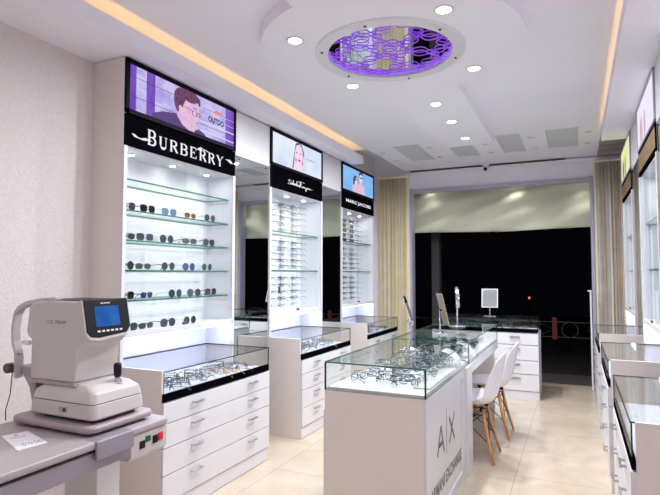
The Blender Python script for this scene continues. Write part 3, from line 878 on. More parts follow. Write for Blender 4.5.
# racks in the towers; sunglasses fill the top section of the farthest one
def rack(sd, y0, y1, secs, tower_name, group, sun_first=False, cols=4):
    rods = MB(); rnd = random.Random(int(y0 * 100))
    ys = [y0 + .12 + (y1 - y0 - .33) * k / (cols - 1) for k in range(cols)]
    for si, (z0, z1, secname) in enumerate(secs):
        step = (z1 - z0) / 5
        for ci, y in enumerate(ys):
            p0, p1 = ((XL + .022, y, z0), (XL + .022, y, z1)) if sd.left else ((XR - .022, y, z0), (XR - .022, y, z1))
            rods.tube([p0, p1], .003, M['chrome'], 6)
            for r_ in range(5):
                z = z1 - .045 - r_ * step
                sg = 1 if sd.left else -1
                xw = XL + .016 if sd.left else XR - .016
                rods.tube([(xw, y, z), (xw + sg * .06, y, z - .002)], .0018, M['chrome'], 5)
                k = rnd.choice(KINDS)
                if sun_first and si == 0:
                    k = (rnd.choice(['aviator', 'square']), 'black', .0018, rnd.choice(['black', 'brown', 'grey']))
                colname = 'column %s' % ('far left', 'inner left', 'inner right', 'far right')[ci]
                nm = 'sunglasses' if k[3] else 'eyeglasses'
                place(k, (xw + sg * .012, y, z - .026), (rnd.uniform(-.04, .04), 0, (pi if sg > 0 else 0) + rnd.uniform(-.12, .12)),
                      '%s on rack, %s section, %s row, %s, %s' % ('dark sunglasses' if k[3] else 'eyeglasses', secname, ('top', 'second', 'third', 'fourth', 'bottom')[r_], ('far left', 'inner left', 'inner right', 'far right')[ci], tower_name),
                      group, nm, nm)
    return rods


TW = [o for o in C.objects if o.type == 'EMPTY' and o.name.startswith('display_tower')]
r = rack(LEFT, 4.08, 5.17, [(1.86, 2.18, 'top'), (1.49, 1.80, 'middle'), (1.09, 1.43, 'bottom')], 'middle left tower', 'eyeglasses racked in the middle left tower')
r.build('eyewear_rack', TW[1], smooth=True)
r = rack(LEFT, 5.69, 6.79, [(1.86, 2.18, 'top'), (1.49, 1.80, 'middle'), (1.09, 1.43, 'bottom')], 'farthest left tower', 'eyewear racked in the farthest left tower', True)
r.build('eyewear_rack', TW[2], smooth=True)
# a green tag on the middle tower's lower rack
tag(MB().box((XL + .13, 4.475, 1.235), (XL + .135, 4.505, 1.30), M['green']).box((XL + .018, 4.489, 1.262), (XL + .13, 4.491, 1.266), M['chrome']).build('green_tag'), 'bright green tag hanging among eyeglasses in the middle left tower', 'tag')


def scatter(sd_pts, where, group, n, seed, zt, jitter=.02, rng=(-180, 180), kinds=None):
    x0, x1, y0, y1 = sd_pts
    rnd = random.Random(seed)
    nx = max(1, round((n * (x1 - x0) / (y1 - y0)) ** .5)); ny = math.ceil(n / nx)
    c = 0
    for j in range(ny):
        for i in range(nx):
            if c >= n: return
            x = x0 + (x1 - x0) * (i + .5) / nx + rnd.uniform(-jitter, jitter); y = y0 + (y1 - y0) * (j + .5) / ny + rnd.uniform(-jitter, jitter)
            k = rnd.choice(kinds or KINDS)
            place(k, (x, y, zt), (0, 0, radians(rnd.uniform(*rng))), '%s %s eyeglasses in %s, row %s from camera, %s from left' % (k[1], k[0], where, ROWN[j], ORD[i]), group)
            c += 1


ROWN = 'one two three four five six seven eight nine ten eleven twelve thirteen fourteen fifteen'.split()
# ------------------------------------------------------------------ centre counter
CX0, CX1, CY0, CY1 = -1.33, -.735, 2.775, 5.56
t = thing('centre_counter', 'long white centre counter with green glass showcases and brushed letters', 'display counter', (-1.03, 4.1, 0))
b = MB(); b.box((CX0, CY0, 0), (CX1 - .012, 3.84, .758), M['lamwarm']); b.build('body', t, bevel=.003)
b = MB()
b.box((CX1 - .012, CY0, .0), (CX1, CY0 + .075, .758), M['lam']); b.box((CX1 - .012, CY0 + .075, .70), (CX1, 3.84, .758), M['lam']); b.box((CX1 - .012, CY0 + .075, 0), (CX1, 3.84, .07), M['lam'])
b.box((CX1 - .012, 3.74, .07), (CX1, 3.84, .70), M['lam'])
b.build('front_frame', t, bevel=.002)
fp = MB().box((CX1 - .012, CY0 + .075, .07), (CX1 - .006, 3.74, .70), M['lam']).build('front_panel', t)
b = MB(); fnx = lambda a, bb: (CX1 - .0052, a, bb)
for q in [((3.036, .378), (3.125, .53)), ((3.125, .53), (3.205, .36)), ((3.07, .428), (3.175, .428))]: stroke(b, list(q), .026, .026, fnx, M['letters'])
stroke(b, [(3.27, .33), (3.27, .60)], .012, .012, fnx, M['letters'])
for q in [((3.345, .53), (3.50, .36)), ((3.345, .37), (3.50, .53))]: stroke(b, list(q), .026, .026, fnx, M['letters'])
add_text(b, 'ARMANI EXCHANGE', fnx, 2.875, 3.715, .16, .24, M['letters'], .03)
b.build('brushed_lettering', fp)
b = MB(); b.box((-.815, 3.84, 0), (CX1 + .018, 4.03, .755), M['lam']); b.build('post', t, bevel=.003)
b = MB(); b.box((CX0, 3.84, .68), (CX1 + .004, CY1, .758), M['lam']); b.build('desk_top', t, bevel=.003)
b = MB(); b.box((CX0, 3.84, 0), (CX0 + .25, CY1 - .04, .68), M['lam']); b.build('knee_panel', t, bevel=.003)
b = MB(); b.box((-1.08, CY1 - .10, 0), (-.76, CY1 - .04, .68), M['lamwarm']); b.build('end_support', t, bevel=.003)
b = MB(); b.box((CX0 - .012, CY0 + .01, .0), (CX0, 3.8, .64), M['lam']); b.build('rear_door', t, bevel=.002)
# trays and glass
b = MB(); b.box((CX0 + .012, CY0 + .012, .759), (CX1 - .012, 4.0, .775), M['tray']); b.box((-.85, CY0 + .16, .775), (CX1 - .02, 4.0, .785), M['tray']); b.build('tray', t, bevel=.0015)
b = MB(); b.box((CX0 + .012, 4.03, .759), (CX1 - .012, CY1 - .02, .775), M['tray']); b.build('tray', t, bevel=.0015)
def gpane(nm, a, c_, thin, edge='edged', g='glass'):
    MB().box(a, c_, M[g], edge=M[edge], thin=thin).build(nm, t)
gpane('glass_top', (CX0, CY0, .912), (CX1, 4.013, .919), 'z', 'edge', 'glassg'); gpane('glass_top', (CX0, 4.017, .912), (CX1, CY1, .919), 'z', 'edge', 'glassg')
gpane('glass_front', (CX0 + .006, CY0, .759), (CX1 - .006, CY0 + .006, .911), 'y')
gpane('glass_side', (CX1 - .006, CY0, .759), (CX1, 4.013, .911), 'x'); gpane('glass_side', (CX1 - .006, 4.017, .759), (CX1, CY1, .911), 'x')
gpane('glass_side', (CX0, CY0, .759), (CX0 + .006, 4.013, .911), 'x'); gpane('glass_side', (CX0, 4.017, .759), (CX0 + .006, CY1, .911), 'x')
gpane('glass_front', (CX0 + .006, CY1 - .006, .759), (CX1 - .006, CY1, .911), 'y')
gpane('glass_divider', (CX0 + .007, 4.012, .759), (CX1 - .007, 4.018, .911), 'y')
for x in (CX0, CX1 - .007):
    for y in (CY0, 4.010): MB().box((x - .0008, y - .0008, .759), (x + .008, y + .008, .9115), M['edged']).build('corner_seal', t)
scatter((-1.24, -.80, 2.93, 3.95), 'near half of centre counter', 'eyeglasses in the near half of the centre counter', 44, 3, .7865, .025, (-180, 180), [('square', 'grey', .0020, None), ('oval', 'grey', .0016, None), ('square', 'black', .0018, None), ('round', 'silver', .0018, None), ('oval', 'black', .0016, None)])
scatter((-1.26, -.80, 4.08, 5.2), 'far half of centre counter', 'eyeglasses in the far half of the centre counter', 48, 4, .7755, .02, (-40, 40), [('square', 'black', .0024, None), ('oval', 'black', .0022, None), ('round', 'grey', .0022, None)])
# curved white cards standing against the glass
def curved_card(y, label):
    b = MB(); vs = []; n = 10
    for i in range(n + 1):
        a = i / n * pi * .5
        for yy in (y - .085 + .02 * i / n, y + .085 - .02 * i / n):
            vs.append((-.86 + .11 * sin(a), yy, .787 + .105 * cos(a) if i else .892))
    b.add(vs, [(2 * i, 2 * i + 1, 2 * i + 3, 2 * i + 2) for i in range(n)], M['card'])
    o = b.build('brand_card', smooth=True)
    sm = o.modifiers.new('solid', 'SOLIDIFY'); sm.thickness = .0015
    tag(o, label, 'card')
    pr = MB()
    for k in range(3): pr.tube([(-.86 + .11 * sin(.5 + k * .15) + .0016, y - .03, .787 + .105 * cos(.5 + k * .15) + .0016), (-.86 + .11 * sin(.5 + k * .15) + .0016, y + .03, .787 + .105 * cos(.5 + k * .15) + .0016)], .0012, M['ink'], 4)
    q = pr.build('print', None); q.parent = o
curved_card(3.72, 'curved white card leaning in the near glass section of the counter')
curved_card(4.22, 'curved white card in the glass section just past the divider')

# things on the glass top
def disc_base(b, c, r=.065): b.lathe([(r, 0), (r, .006), (r * .9, .012), (.012, .016), (.007, .02)], c, M['chrome'], 32)
ZG = .9195
# folded blue white paper tag standing inside case
t = thing('table_mirror', 'chrome table mirror seen edge on, tilted, nearest on the counter', 'mirror', (-1.02, 3.44, ZG))
b = MB(); disc_base(b, (-1.02, 3.44, ZG)); b.build('base', t, smooth=True)
b = MB(); b.tube([(-1.02, 3.44, ZG + .015), (-1.02, 3.44, 1.15)], .006, M['chrome'], 10); b.build('stem', t, smooth=True)
def oval_mirror(parent, c, ax, w, h, thick, m_back, n=28):
    """oval plate, its normal along ax"""
    ax = Vector(ax).normalized(); side = ax.cross(Vector((0, 0, 1))).normalized(); up = side.cross(ax).normalized(); c = Vector(c)
    vs = []; rings = [(.93, -thick / 2), (1, -thick / 4), (1, thick / 4), (.93, thick / 2)]
    for k_, d_ in rings:
        for i in range(n):
            a = 2 * pi * i / n; vs.append(c + side * cos(a) * w / 2 * k_ + up * sin(a) * h / 2 * k_ + ax * d_)
    b1 = MB(); fs = []
    for j in range(3):
        for i in range(n): fs.append((j * n + i, j * n + (i + 1) % n, (j + 1) * n + (i + 1) % n, (j + 1) * n + i))
    b1.add(vs, fs + [tuple(range(n))], m_back); b1.build('mirror_rim', parent, smooth=False)
    b2 = MB(); b2.add([c + side * cos(2 * pi * i / n) * w / 2 * .93 + up * sin(2 * pi * i / n) * h / 2 * .93 + ax * thick * .5 for i in range(n)], [tuple(range(n))], M['mirror']); b2.build('mirror_glass', parent)
oval_mirror(t, (-1.03, 3.44, 1.185), (.93, .16, .30), .15, .21, .012, M['chrome'])
MB().tube([(-1.035, 3.44, 1.10), (-1.02, 3.43, 1.14), (-.985, 3.42, 1.10)], .005, M['chrome'], 8).build('hinge', t, smooth=True)

t = thing('table_mirror', 'rectangular tilted table mirror with tan back, middle one on the counter', 'mirror', (-1.065, 4.5, ZG))
b = MB(); disc_base(b, (-1.065, 4.5, ZG)); b.build('base', t, smooth=True)
MB().tube([(-1.065, 4.5, ZG + .015), (-1.065, 4.5, 1.12)], .006, M['chrome'], 10).build('stem', t, smooth=True)
tan = mat('tan_mirror_back', (146, 132, 112), .4, .3)
def tilt_plate(parent, c, yaw, tilt, w, h, th, mb_, name='mirror_frame'):
    R_ = Euler((tilt, 0, yaw)).to_matrix(); c = Vector(c)
    def pt(x, y, z): return c + R_ @ Vector((x, y, z))
    b1 = MB(); vs = [pt(x, y, z) for y in (-th / 2, th / 2) for x, z in ((-w / 2, -h / 2), (w / 2, -h / 2), (w / 2, h / 2), (-w / 2, h / 2))]
    b1.add(vs, [(3, 2, 1, 0), (4, 5, 6, 7), (0, 1, 5, 4), (1, 2, 6, 5), (2, 3, 7, 6), (3, 0, 4, 7)], mb_); b1.build(name, parent, bevel=.003)
    b2 = MB(); e = .008; b2.add([pt(x, -th / 2 - .001, z) for x, z in ((-w / 2 + e, -h / 2 + e), (w / 2 - e, -h / 2 + e), (w / 2 - e, h / 2 - e), (-w / 2 + e, h / 2 - e))], [(0, 1, 2, 3)], M['mirror']); b2.build('mirror_glass', parent)
    return pt
tilt_plate(t, (-1.04, 4.5, 1.125), radians(118), radians(-13), .17, .27, .014, tan)
MB().tube([(-1.065, 4.5, 1.11), (-1.05, 4.5, 1.12)], .008, M['blackm'], 8).build('hinge', t, smooth=True)

t = thing('table_mirror', 'oval chrome table mirror seen edge on, farthest on the counter', 'mirror', (-1.06, 5.2, ZG))
b = MB(); disc_base(b, (-1.06, 5.2, ZG), .08); b.build('base', t, smooth=True)
MB().tube([(-1.06, 5.2, ZG + .015), (-1.06, 5.2, 1.12)], .008, M['chrome'], 10).build('stem', t, smooth=True)
oval_mirror(t, (-1.06, 5.2, 1.197), (.93, .25, .05), .15, .21, .035, M['chrome'])
# folded white tag lying among the glasses
tag(MB().prism([(0, 0), (.06, 0), (.055, .05), (.075, .1), (.02, .105), (.03, .05)], lambda a, bb, q: (-1.0 + a, 3.93 + q, .7865 + bb), 0, .012, M['card']).build('paper_sleeve'), 'crumpled white paper sleeve under the glass behind the nearest mirror', 'paper')

# ------------------------------------------------------------------ far counter across the doorway
t = thing('cross_counter', 'white drawer counter with glass showcase standing before the dark doorway', 'display counter', (-1.0, 6.65, 0))
b = MB(); b.box((-1.62, 6.45, .01), (-.405, 6.9, .755), M['lam']); b.build('body', t, bevel=.002)
b = MB(); b.box((-1.62, 6.44, .0), (-.405, 6.45, .09), M['lam']); b.build('plinth', t)
for i, (z0, z1) in enumerate(((.10, .285), (.29, .44), (.445, .615), (.62, .75))):
    for x0, x1 in ((-1.62, -1.015), (-1.01, -.405)):
        d_ = MB().box((x0, 6.43, z0), (x1, 6.45, z1 - .004), M['lam']).build('drawer', t, bevel=.002)
        xc = (x0 + x1) / 2 + .05
        MB().box((xc - .055, 6.408, z1 - .05), (xc + .055, 6.416, z1 - .036), M['metal']).box((xc - .05, 6.416, z1 - .047), (xc - .04, 6.43, z1 - .039), M['metal']).box((xc + .04, 6.416, z1 - .047), (xc + .05, 6.43, z1 - .039), M['metal']).build('drawer_handle', d_)
MB().box((-1.62, 6.432, .757), (-.41, 6.446, .80), M['black']).build('front_trim', t)
MB().box((-1.60, 6.45, .757), (-.42, 6.88, .775), M['tray']).build('tray', t)
def gp2(nm, a, c_, thin): MB().box(a, c_, M['glass'], edge=M['edged'], thin=thin).build(nm, t)
gp2('glass_top', (-1.62, 6.435, .906), (-.41, 6.9, .912), 'z'); gp2('glass_front', (-1.614, 6.435, .801), (-.416, 6.441, .9055), 'y')
gp2('glass_side', (-.416, 6.435, .776), (-.41, 6.9, .9055), 'x'); gp2('glass_side', (-1.62, 6.442, .776), (-1.614, 6.9, .9055), 'x'); gp2('glass_rear', (-1.613, 6.894, .776), (-.417, 6.9, .9055), 'y')
scatter((-1.5, -.5, 6.5, 6.85), 'doorway counter', 'eyeglasses in the case before the doorway', 20, 9, .7765, .02)
t = thing('table_mirror', 'white rectangular table mirror on chrome base before the dark doorway', 'mirror', (-.97, 6.7, .9125))
b = MB(); b.lathe([(.085, 0), (.085, .006), (.07, .012), (.012, .018), (.008, .02)], (-.97, 6.7, .9125), M['chrome'], 32); b.build('base', t, smooth=True)
MB().tube([(-.97, 6.7, .928), (-.97, 6.7, 1.03)], .008, M['chrome'], 10).build('stem', t, smooth=True)
tilt_plate(t, (-.967, 6.69, 1.132), radians(5), radians(-17.5), .19, .235, .012, M['white'])

# ------------------------------------------------------------------ glasses in the wall counters
scatter((-2.52, -2.24, 2.52, 3.42), 'nearest left counter', 'eyeglasses in the nearest left counter', 30, 11, .7105, .02)
scatter((-2.52, -2.24, 4.18, 5.10), 'middle left counter', 'eyeglasses in the middle left counter', 22, 12, .7105, .02)
scatter((-2.52, -2.24, 5.78, 6.7), 'farthest left counter', 'eyeglasses in the farthest left counter', 12, 13, .7105, .02)
scatter((.32, .60, 2.45, 2.95), 'nearest right counter', 'eyeglasses in the nearest right counter', 8, 14, .7105, .02)
scatter((.26, .55, 4.05, 4.35), 'middle right counter', 'eyeglasses in the middle right counter', 5, 15, .7105, .02)

# ------------------------------------------------------------------ chairs
def make_chair(x, y, label):
    t = thing('shell_chair', label, 'chair', (x, y, 0), 'white shell chairs tucked at the centre counter')
    # profile of the shell: (u forward, z, half width, edge lift, edge forward wrap)
    prof = [(.225, .405, .19, .0, 0), (.215, .425, .205, .012, 0), (.17, .432, .22, .03, 0), (.08, .42, .232, .05, 0), (-.02, .408, .238, .065, .0), (-.11, .41, .236, .072, .02), (-.175, .44, .228, .062, .05),
            (-.205, .50, .222, .03, .075), (-.222, .58, .22, .008, .08), (-.238, .66, .212, 0, .07), (-.252, .73, .196, -.004, .055), (-.262, .785, .165, -.012, .04), (-.267, .815, .12, -.012, .02), (-.268, .822, .07, -.008, .01)]
    nv = 17; vs = []
    for (u, z, hw_, lift, fwd) in prof:
        for k in range(nv):
            s_ = -1 + 2 * k / (nv - 1); e = abs(s_) ** 2.4
            vs.append((x - (u + fwd * e), y + hw_ * s_, z + lift * e))
    fs = [(i * nv + k, i * nv + k + 1, (i + 1) * nv + k + 1, (i + 1) * nv + k) for i in range(len(prof) - 1) for k in range(nv - 1)]
    b = MB().add(vs, fs, M['shell'])
    o = b.build('seat_shell', t, smooth=True)
    sm = o.modifiers.new('s', 'SOLIDIFY'); sm.thickness = .006; sb = o.modifiers.new('b', 'SUBSURF'); sb.levels = 1; sb.render_levels = 1
    for sx in (-1, 1):
        for sy in (-1, 1):
            MB().tube([(x + sx * .10, y + sy * .11, .388), (x + sx * .135, y + sy * .137, .2), (x + sx * .19, y + sy * .178, 0)], [.013, .0145, .009], M['wood'], 12).build('leg', t, smooth=True)
    b = MB()
    L = lambda sx, sy, z: (x + sx * (.10 + .09 * (1 - z / .388)), y + sy * (.11 + .068 * (1 - z / .388)), z)
    for sx in (-1, 1):
        b.tube([L(sx, -1, .36), L(sx, 1, .14)], .0035, M['blackm'], 6); b.tube([L(sx, 1, .36), L(sx, -1, .14)], .0035, M['blackm'], 6)
        b.tube([L(sx, -1, .345), L(sx, 1, .345)], .004, M['blackm'], 6)
    for sy in (-1, 1):
        b.tube([L(-1, sy, .36), L(1, sy, .14)], .0035, M['blackm'], 6); b.tube([L(1, sy, .36), L(-1, sy, .14)], .0035, M['blackm'], 6)
        b.tube([L(-1, sy, .345), L(1, sy, .345)], .004, M['blackm'], 6)
    b.build('wire_brace', t, smooth=True)
    for sx in (-1, 1):
        for sy in (-1, 1): MB().tube([(x + sx * .10, y + sy * .11, .372), (x + sx * .09, y + sy * .10, .405)], .017, M['blackm'], 10).build('mount', t, smooth=True)
    return t


make_chair(-.775, 4.315, 'white shell chair with wooden legs, nearer of two at the counter')
make_chair(-.745, 5.0, 'white shell chair with wooden legs, farther of two at the counter')

tag(MB().prism(rrect(-.815, -.755, 4.80, 4.83, .006), lambda a, bb, q: (a, bb, q), .443, .462, M['blackm']).build('small_case', bevel=.003), 'small black case lying on the seat of the farther shell chair', 'case')

# ------------------------------------------------------------------ autorefractor table
TZ = .74; TX0, TX1, TY1 = -2.40, -1.785, 2.02
t = thing('instrument_table', 'grey laminate instrument table with mauve rail, carrying the eye testing device', 'table', (-2.1, 1.6, 0))
ZF = lambda a, bb, q: (a, bb, q)
b = MB().prism(rrect(TX0, TX1, .55, TY1 + .02, .035), ZF, TZ - .032, TZ, M['slate']); b.build('table_top', t, bevel=.009, seg=3)
b = MB().box((TX1 - .045, .57, TZ - .12), (TX1 - .012, 1.84, TZ - .045), M['rail']); b.build('front_rail', t, bevel=.005)
b = MB().box((TX1 - .05, .6, TZ - .045), (TX1 - .03, 1.8, TZ - .032), M['blackm']); b.build('rail_groove', t)
b = MB().prism([(TX1 - .065, TZ + .002), (TX1 + .012, TZ + .002), (TX1 + .012, TZ - .075), (TX1 - .004, TZ - .075), (TX1 - .004, TZ - .02), (TX1 - .065, TZ - .02)], lambda a, bb, q: (a, q, bb), 1.60, 1.80, M['rail']); b.build('clamp', t, bevel=.006)
b = MB().box((-2.16, 1.76, .05), (-1.95, 1.89, TZ - .032), M['white']); b.build('column', t, bevel=.006)
b = MB().prism(rrect(-2.38, -1.80, 1.5, 2.05, .04), ZF, .0, .05, M['rail']); b.build('foot', t, bevel=.01)
# switch box under the right end
b = MB().prism([(0, 0), (.0, -.098), (-.02, -.115), (-.09, -.115), (-.13, -.03), (-.13, 0)], lambda a, bb, q: (TX1 - .008 + a, q, TZ - .034 + bb), 1.80, 2.025, M['device']); sw = b.build('switch_box', t, bevel=.006)
for y0_, zc, m, hh in ((1.85, -.052, 'blackm', .034), (1.885, -.034, 'green', .026), (1.93, -.048, 'blackm', .036), (1.965, -.044, 'red', .036)):
    MB().box((TX1 - .009, y0_, TZ - .034 + zc - hh / 2), (TX1 - .003, y0_ + .03, TZ - .034 + zc + hh / 2), M[m]).build('switch', sw, bevel=.002)

t.location.y -= .03

# autorefractor
DX = -1.83; DY = 1.67
t = thing('autorefractor', 'cream desktop eye testing device with blue screen and chin rest', 'optical instrument', (-2.05, 1.85, TZ))
b = MB().prism(rrect(-2.32, -1.80, 1.63, 2.01, .05), ZF, TZ + .012, TZ + .042, M['plate']); b.build('sliding_plate', t, bevel=.012, seg=3)
b = MB().box((-2.28, 1.68, TZ), (-1.9, 1.95, TZ + .012), M['blackm']).box((-2.17, 1.70, TZ + .042), (-1.86, 1.93, TZ + .058), M['blackm']); b.build('track', t)
def loft(name, secs, m, parent, bevel=0, rr=.03, mats=None):
    """stack of rounded rectangles (z, x0, x1, y0, y1)"""
    b = MB(); vs = []; n = 28
    for (z, x0, x1, y0, y1) in secs: vs += [(a, bb, z) for a, bb in rrect(x0, x1, y0, y1, rr)]
    n = len(rrect(0, 1, 0, 1, .1))
    fs = [tuple(range(n))[::-1], tuple((len(secs) - 1) * n + k for k in range(n))]
    for i in range(len(secs) - 1):
        for k in range(n): fs.append((i * n + k, i * n + (k + 1) % n, (i + 1) * n + (k + 1) % n, (i + 1) * n + k))
    b.add(vs, fs, m); return b.build(name, parent, bevel=bevel)
loft('base', [(TZ + .056, -2.225, -1.835, 1.675, 1.955), (TZ + .064, -2.235, -1.825, 1.665, 1.965), (TZ + .122, -2.23, -1.83, 1.668, 1.962)], M['device'], t, .003)
loft('base_seam', [(TZ + .120, -2.225, -1.834, 1.672, 1.958), (TZ + .127, -2.225, -1.834, 1.672, 1.958)], M['devline'], t)
loft('base_cover', [(TZ + .125, -2.23, -1.83, 1.668, 1.962), (TZ + .165, -2.215, -1.84, 1.678, 1.952), (TZ + .19, -2.17, -1.88, 1.70, 1.93), (TZ + .198, -2.15, -1.90, 1.72, 1.91)], M['device'], t, .003)
MB().box((-2.03, 1.6625, TZ + .082), (-1.985, 1.67, TZ + .104), M['deviced']).box((-2.004, 1.6618, TZ + .085), (-1.99, 1.6626, TZ + .10), M['blackm']).build('lock_window', t)
# head: side outline extruded along y
HY0, HY1 = 1.69, 1.93
side = [(-2.265, .94), (-2.265, 1.12), (-2.295, 1.135), (-2.30, 1.16), (-2.285, 1.275), (-2.25, 1.292), (-2.15, 1.303), (-1.965, 1.303), (-1.945, 1.28), (-1.91, 1.15), (-1.915, 1.125), (-1.945, 1.105), (-1.96, 1.09), (-1.975, .94)]
b = MB().prism(side, lambda a, bb, q: (a, q, bb), HY0, HY1, M['device']); b.build('head', t, bevel=.012, seg=3)
b = MB().prism([(-2.27, .925), (-1.965, .925), (-1.965, .942), (-2.27, .942)], lambda a, bb, q: (a, q, bb), HY0 - .004, HY1 + .004, M['deviced']); b.build('skirt', t, bevel=.004)
b = MB().prism([(-2.2, 1.300), (-1.95, 1.299), (-1.945, 1.306), (-2.2, 1.306)], lambda a, bb, q: (a, q, bb), HY0 + .01, HY1 - .01, M['blackm']); b.build('top_cover', t, bevel=.002)
# monitor bezel, leaning with the head's face
O0 = Vector((-1.94, 0, 1.303)); dn = Vector((.034, 0, -.165)).normalized(); nr = Vector((.165, 0, .034)).normalized()
FM = lambda a, d_, q: tuple(O0 + dn * d_ + nr * q + Vector((0, a, 0)))
b = MB().prism([(HY0 - .008, -.002), (HY1 + .012, -.002), (HY1 + .012, .135), (HY1 - .02, .172), (HY0 + .06, .186), (HY0 + .01, .178), (HY0 - .008, .15)], FM, -.03, .012, M['device']); b.build('monitor_shell', t, bevel=.006, seg=3)
mo = MB().prism([(HY0 - .002, -.004), (HY1 + .006, -.004), (HY1 + .006, .13), (HY1 - .02, .158), (HY0 + .06, .170), (HY0 + .016, .163), (HY0 - .002, .14)], FM, -.02, .016, M['blackm']).build('monitor_bezel', t, bevel=.004)
MB().prism([(HY0 + .05, .03), (HY0 + .185, .03), (HY0 + .185, .122), (HY0 + .05, .122)], FM, .0155, .0172, M['screen']).build('screen', mo)
for k in range(6):
    a = HY0 + .052 + k * .025
    MB().prism([(a, .138), (a + .014, .138), (a + .014, .146), (a, .146)], FM, .0155, .0185, M['white']).build('key', mo)
b = MB()
for k in range(6): stroke(b, [(HY0 + .09 + k * .009, .013), (HY0 + .09 + k * .009, .019)], .005, .005, lambda a, d_: FM(a, d_, .0168), M['white'])
b.build('maker_mark', mo)
b = MB(); add_text(b, 'CR 7000P', lambda a, bb: (a, HY0 - .0006, bb), -2.155, -2.03, 1.198, 1.214, M['ink'], .012); b.build('device_lettering', t)
# joystick
b = MB().lathe([(.022, .0), (.02, .01), (.012, .02), (.011, .03)], (-1.885, 1.85, TZ + .185), M['chrome'], 20); b.build('joystick_collar', t, smooth=True)
b = MB().lathe([(.013, 0), (.017, .01), (.018, .05), (.015, .062), (.004, .064)], (-1.885, 1.85, TZ + .212), M['blackm'], 20); b.build('joystick', t, smooth=True)
# head rest: flat arched band and its bracket
b = MB()
band = [(-2.385, .93), (-2.385, 1.04), (-2.41, 1.10), (-2.415, 1.16), (-2.40, 1.235), (-2.375, 1.262), (-2.32, 1.285), (-2.22, 1.302), (-2.12, 1.308)]
for i in range(len(band) - 1):
    (xa, za), (xb, zb) = band[i], band[i + 1]
    dx, dz = xb - xa, zb - za; q = math.hypot(dx, dz); nx, nz = -dz / q * .009, dx / q * .009
    b.add([(xa - nx, 1.70, za - nz), (xb - nx, 1.70, zb - nz), (xb - nx, 1.735, zb - nz), (xa - nx, 1.735, za - nz), (xa + nx, 1.70, za + nz), (xb + nx, 1.70, zb + nz), (xb + nx, 1.735, zb + nz), (xa + nx, 1.735, za + nz)],
          [(0, 1, 2, 3), (7, 6, 5, 4), (0, 4, 5, 1), (3, 2, 6, 7), (0, 3, 7, 4), (1, 5, 6, 2)], M['device'])
b.build('head_rest', t)
MB().tube([(-2.30, 1.71, 1.10), (-2.345, 1.71, 1.10)], .010, M['card'], 12).build('chin_rest_peg', t, smooth=True)
MB().prism([(-2.41, .985), (-2.30, .985), (-2.27, .93), (-2.25, .80), (-2.28, .80), (-2.31, .89), (-2.36, .95), (-2.41, .955)], lambda a, bb, q: (a, q, bb), 1.72, 1.80, M['deviced']).build('bracket', t, bevel=.005)
MB().lathe([(.020, -.02), (.024, -.014), (.024, .014), (.020, .02)], (-2.425, 1.70, .975), M['brown'], 24, axis='y').build('height_knob', t, bevel=.002)
MB().tube([(-2.40, 1.69, 1.0), (-2.385, 1.685, .985), (-2.375, 1.68, .95), (-2.385, 1.68, .86), (-2.385, 1.66, .79), (-2.375, 1.655, .745)], .0022, M['blackm'], 6).build('cable', t, smooth=True)

t.location.x -= .035; t.location.y -= .045

# information card lying on the table
t = thing('info_card', 'white laminated information card lying on the grey table', 'card', (-2.1, 1.45, TZ + .0005))
cpts = [(-2.207, 1.458), (-2.172, 1.552), (-1.95, 1.482), (-1.967, 1.365)]
MB().prism(cpts, ZF, TZ + .0006, TZ + .0022, M['card']).build('sheet', t)
def CF(a, bb):
    A, B_, C_, D_ = [Vector(p) for p in (cpts[0], cpts[1], cpts[2], cpts[3])]
    p = (A.lerp(B_, a)).lerp(D_.lerp(C_, a), bb); return (p.x, p.y, TZ + .0024)
b = MB()
for k in range(6): stroke(b, [(.14 + k * .1, .28), (.19 + k * .1, .28)], .05, .05, CF, M['ink'])
stroke(b, arc(.45, .14, .05, .04, 0, 360, 10), .03, .03, CF, M['inkred'])
for cx in (.35, .55, .75, .9): stroke(b, arc(cx, .78, .06, .06, 0, 360, 12), .025, .025, CF, M['ink'])
b.build('print', t)

# ------------------------------------------------------------------ curtains by the doorway
def curtain(x0, x1, cols, label, seed, band, z1=2.86):
    t = thing('bead_curtain', label, 'curtain', ((x0 + x1) / 2, YF - .06, 0))
    rnd = random.Random(seed); n = int((x1 - x0) / .0085)
    groups = {}
    for i in range(n):
        x = x0 + (x1 - x0) * (i + .5) / n; y = YF - .075 + rnd.uniform(-.012, .012)
        m = rnd.choice(cols); g = groups.setdefault(m.name, (MB(), m))[0]
        w = rnd.uniform(.0028, .0048)
        pts = [(x + rnd.uniform(-.002, .002), y, z1 - k * (z1 - .02) / 6) for k in range(7)]
        g.tube(pts, w, m, 6)
    for k, (g, m) in groups.items(): tag(g.build('strands', t, smooth=True), m.name.replace('_', ' ') + ' strands', kind='stuff')
    b = MB()
    b.box((x0 - .02, YF - .045, 0), (x1 + .02, YF - .001, z1), band); b.build('backing_cloth', t)
    b = MB().box((x0 - .02, YF - .10, z1 - .01), (x1 + .02, YF - .046, z1 + .02), band); b.build('header_rail', t, bevel=.004)
    return t


CR = mat('cream', (244, 236, 208), .7, var=.05); YL = mat('yellow_gold', (226, 208, 148), .5, var=.1); GY = mat('silver_grey', (206, 206, 206), .4, var=.1)
BG = mat('beige', (236, 228, 206), .7, var=.05); BR = mat('amber_brown', (190, 140, 78), .5, var=.15); TP = mat('taupe', (196, 186, 172), .6, var=.15); WH = mat('pale_ivory', (236, 230, 214), .6)
t = curtain(-2.665, -2.235, [CR, CR, WH, YL, GY, BG, YL], 'cream and gold strand curtain hanging left of the doorway', 21, CR)
t = curtain(.245, .64, [TP, GY, BG, TP, BR, GY, BG], 'taupe and amber strand curtain hanging right of the doorway', 22, BG)
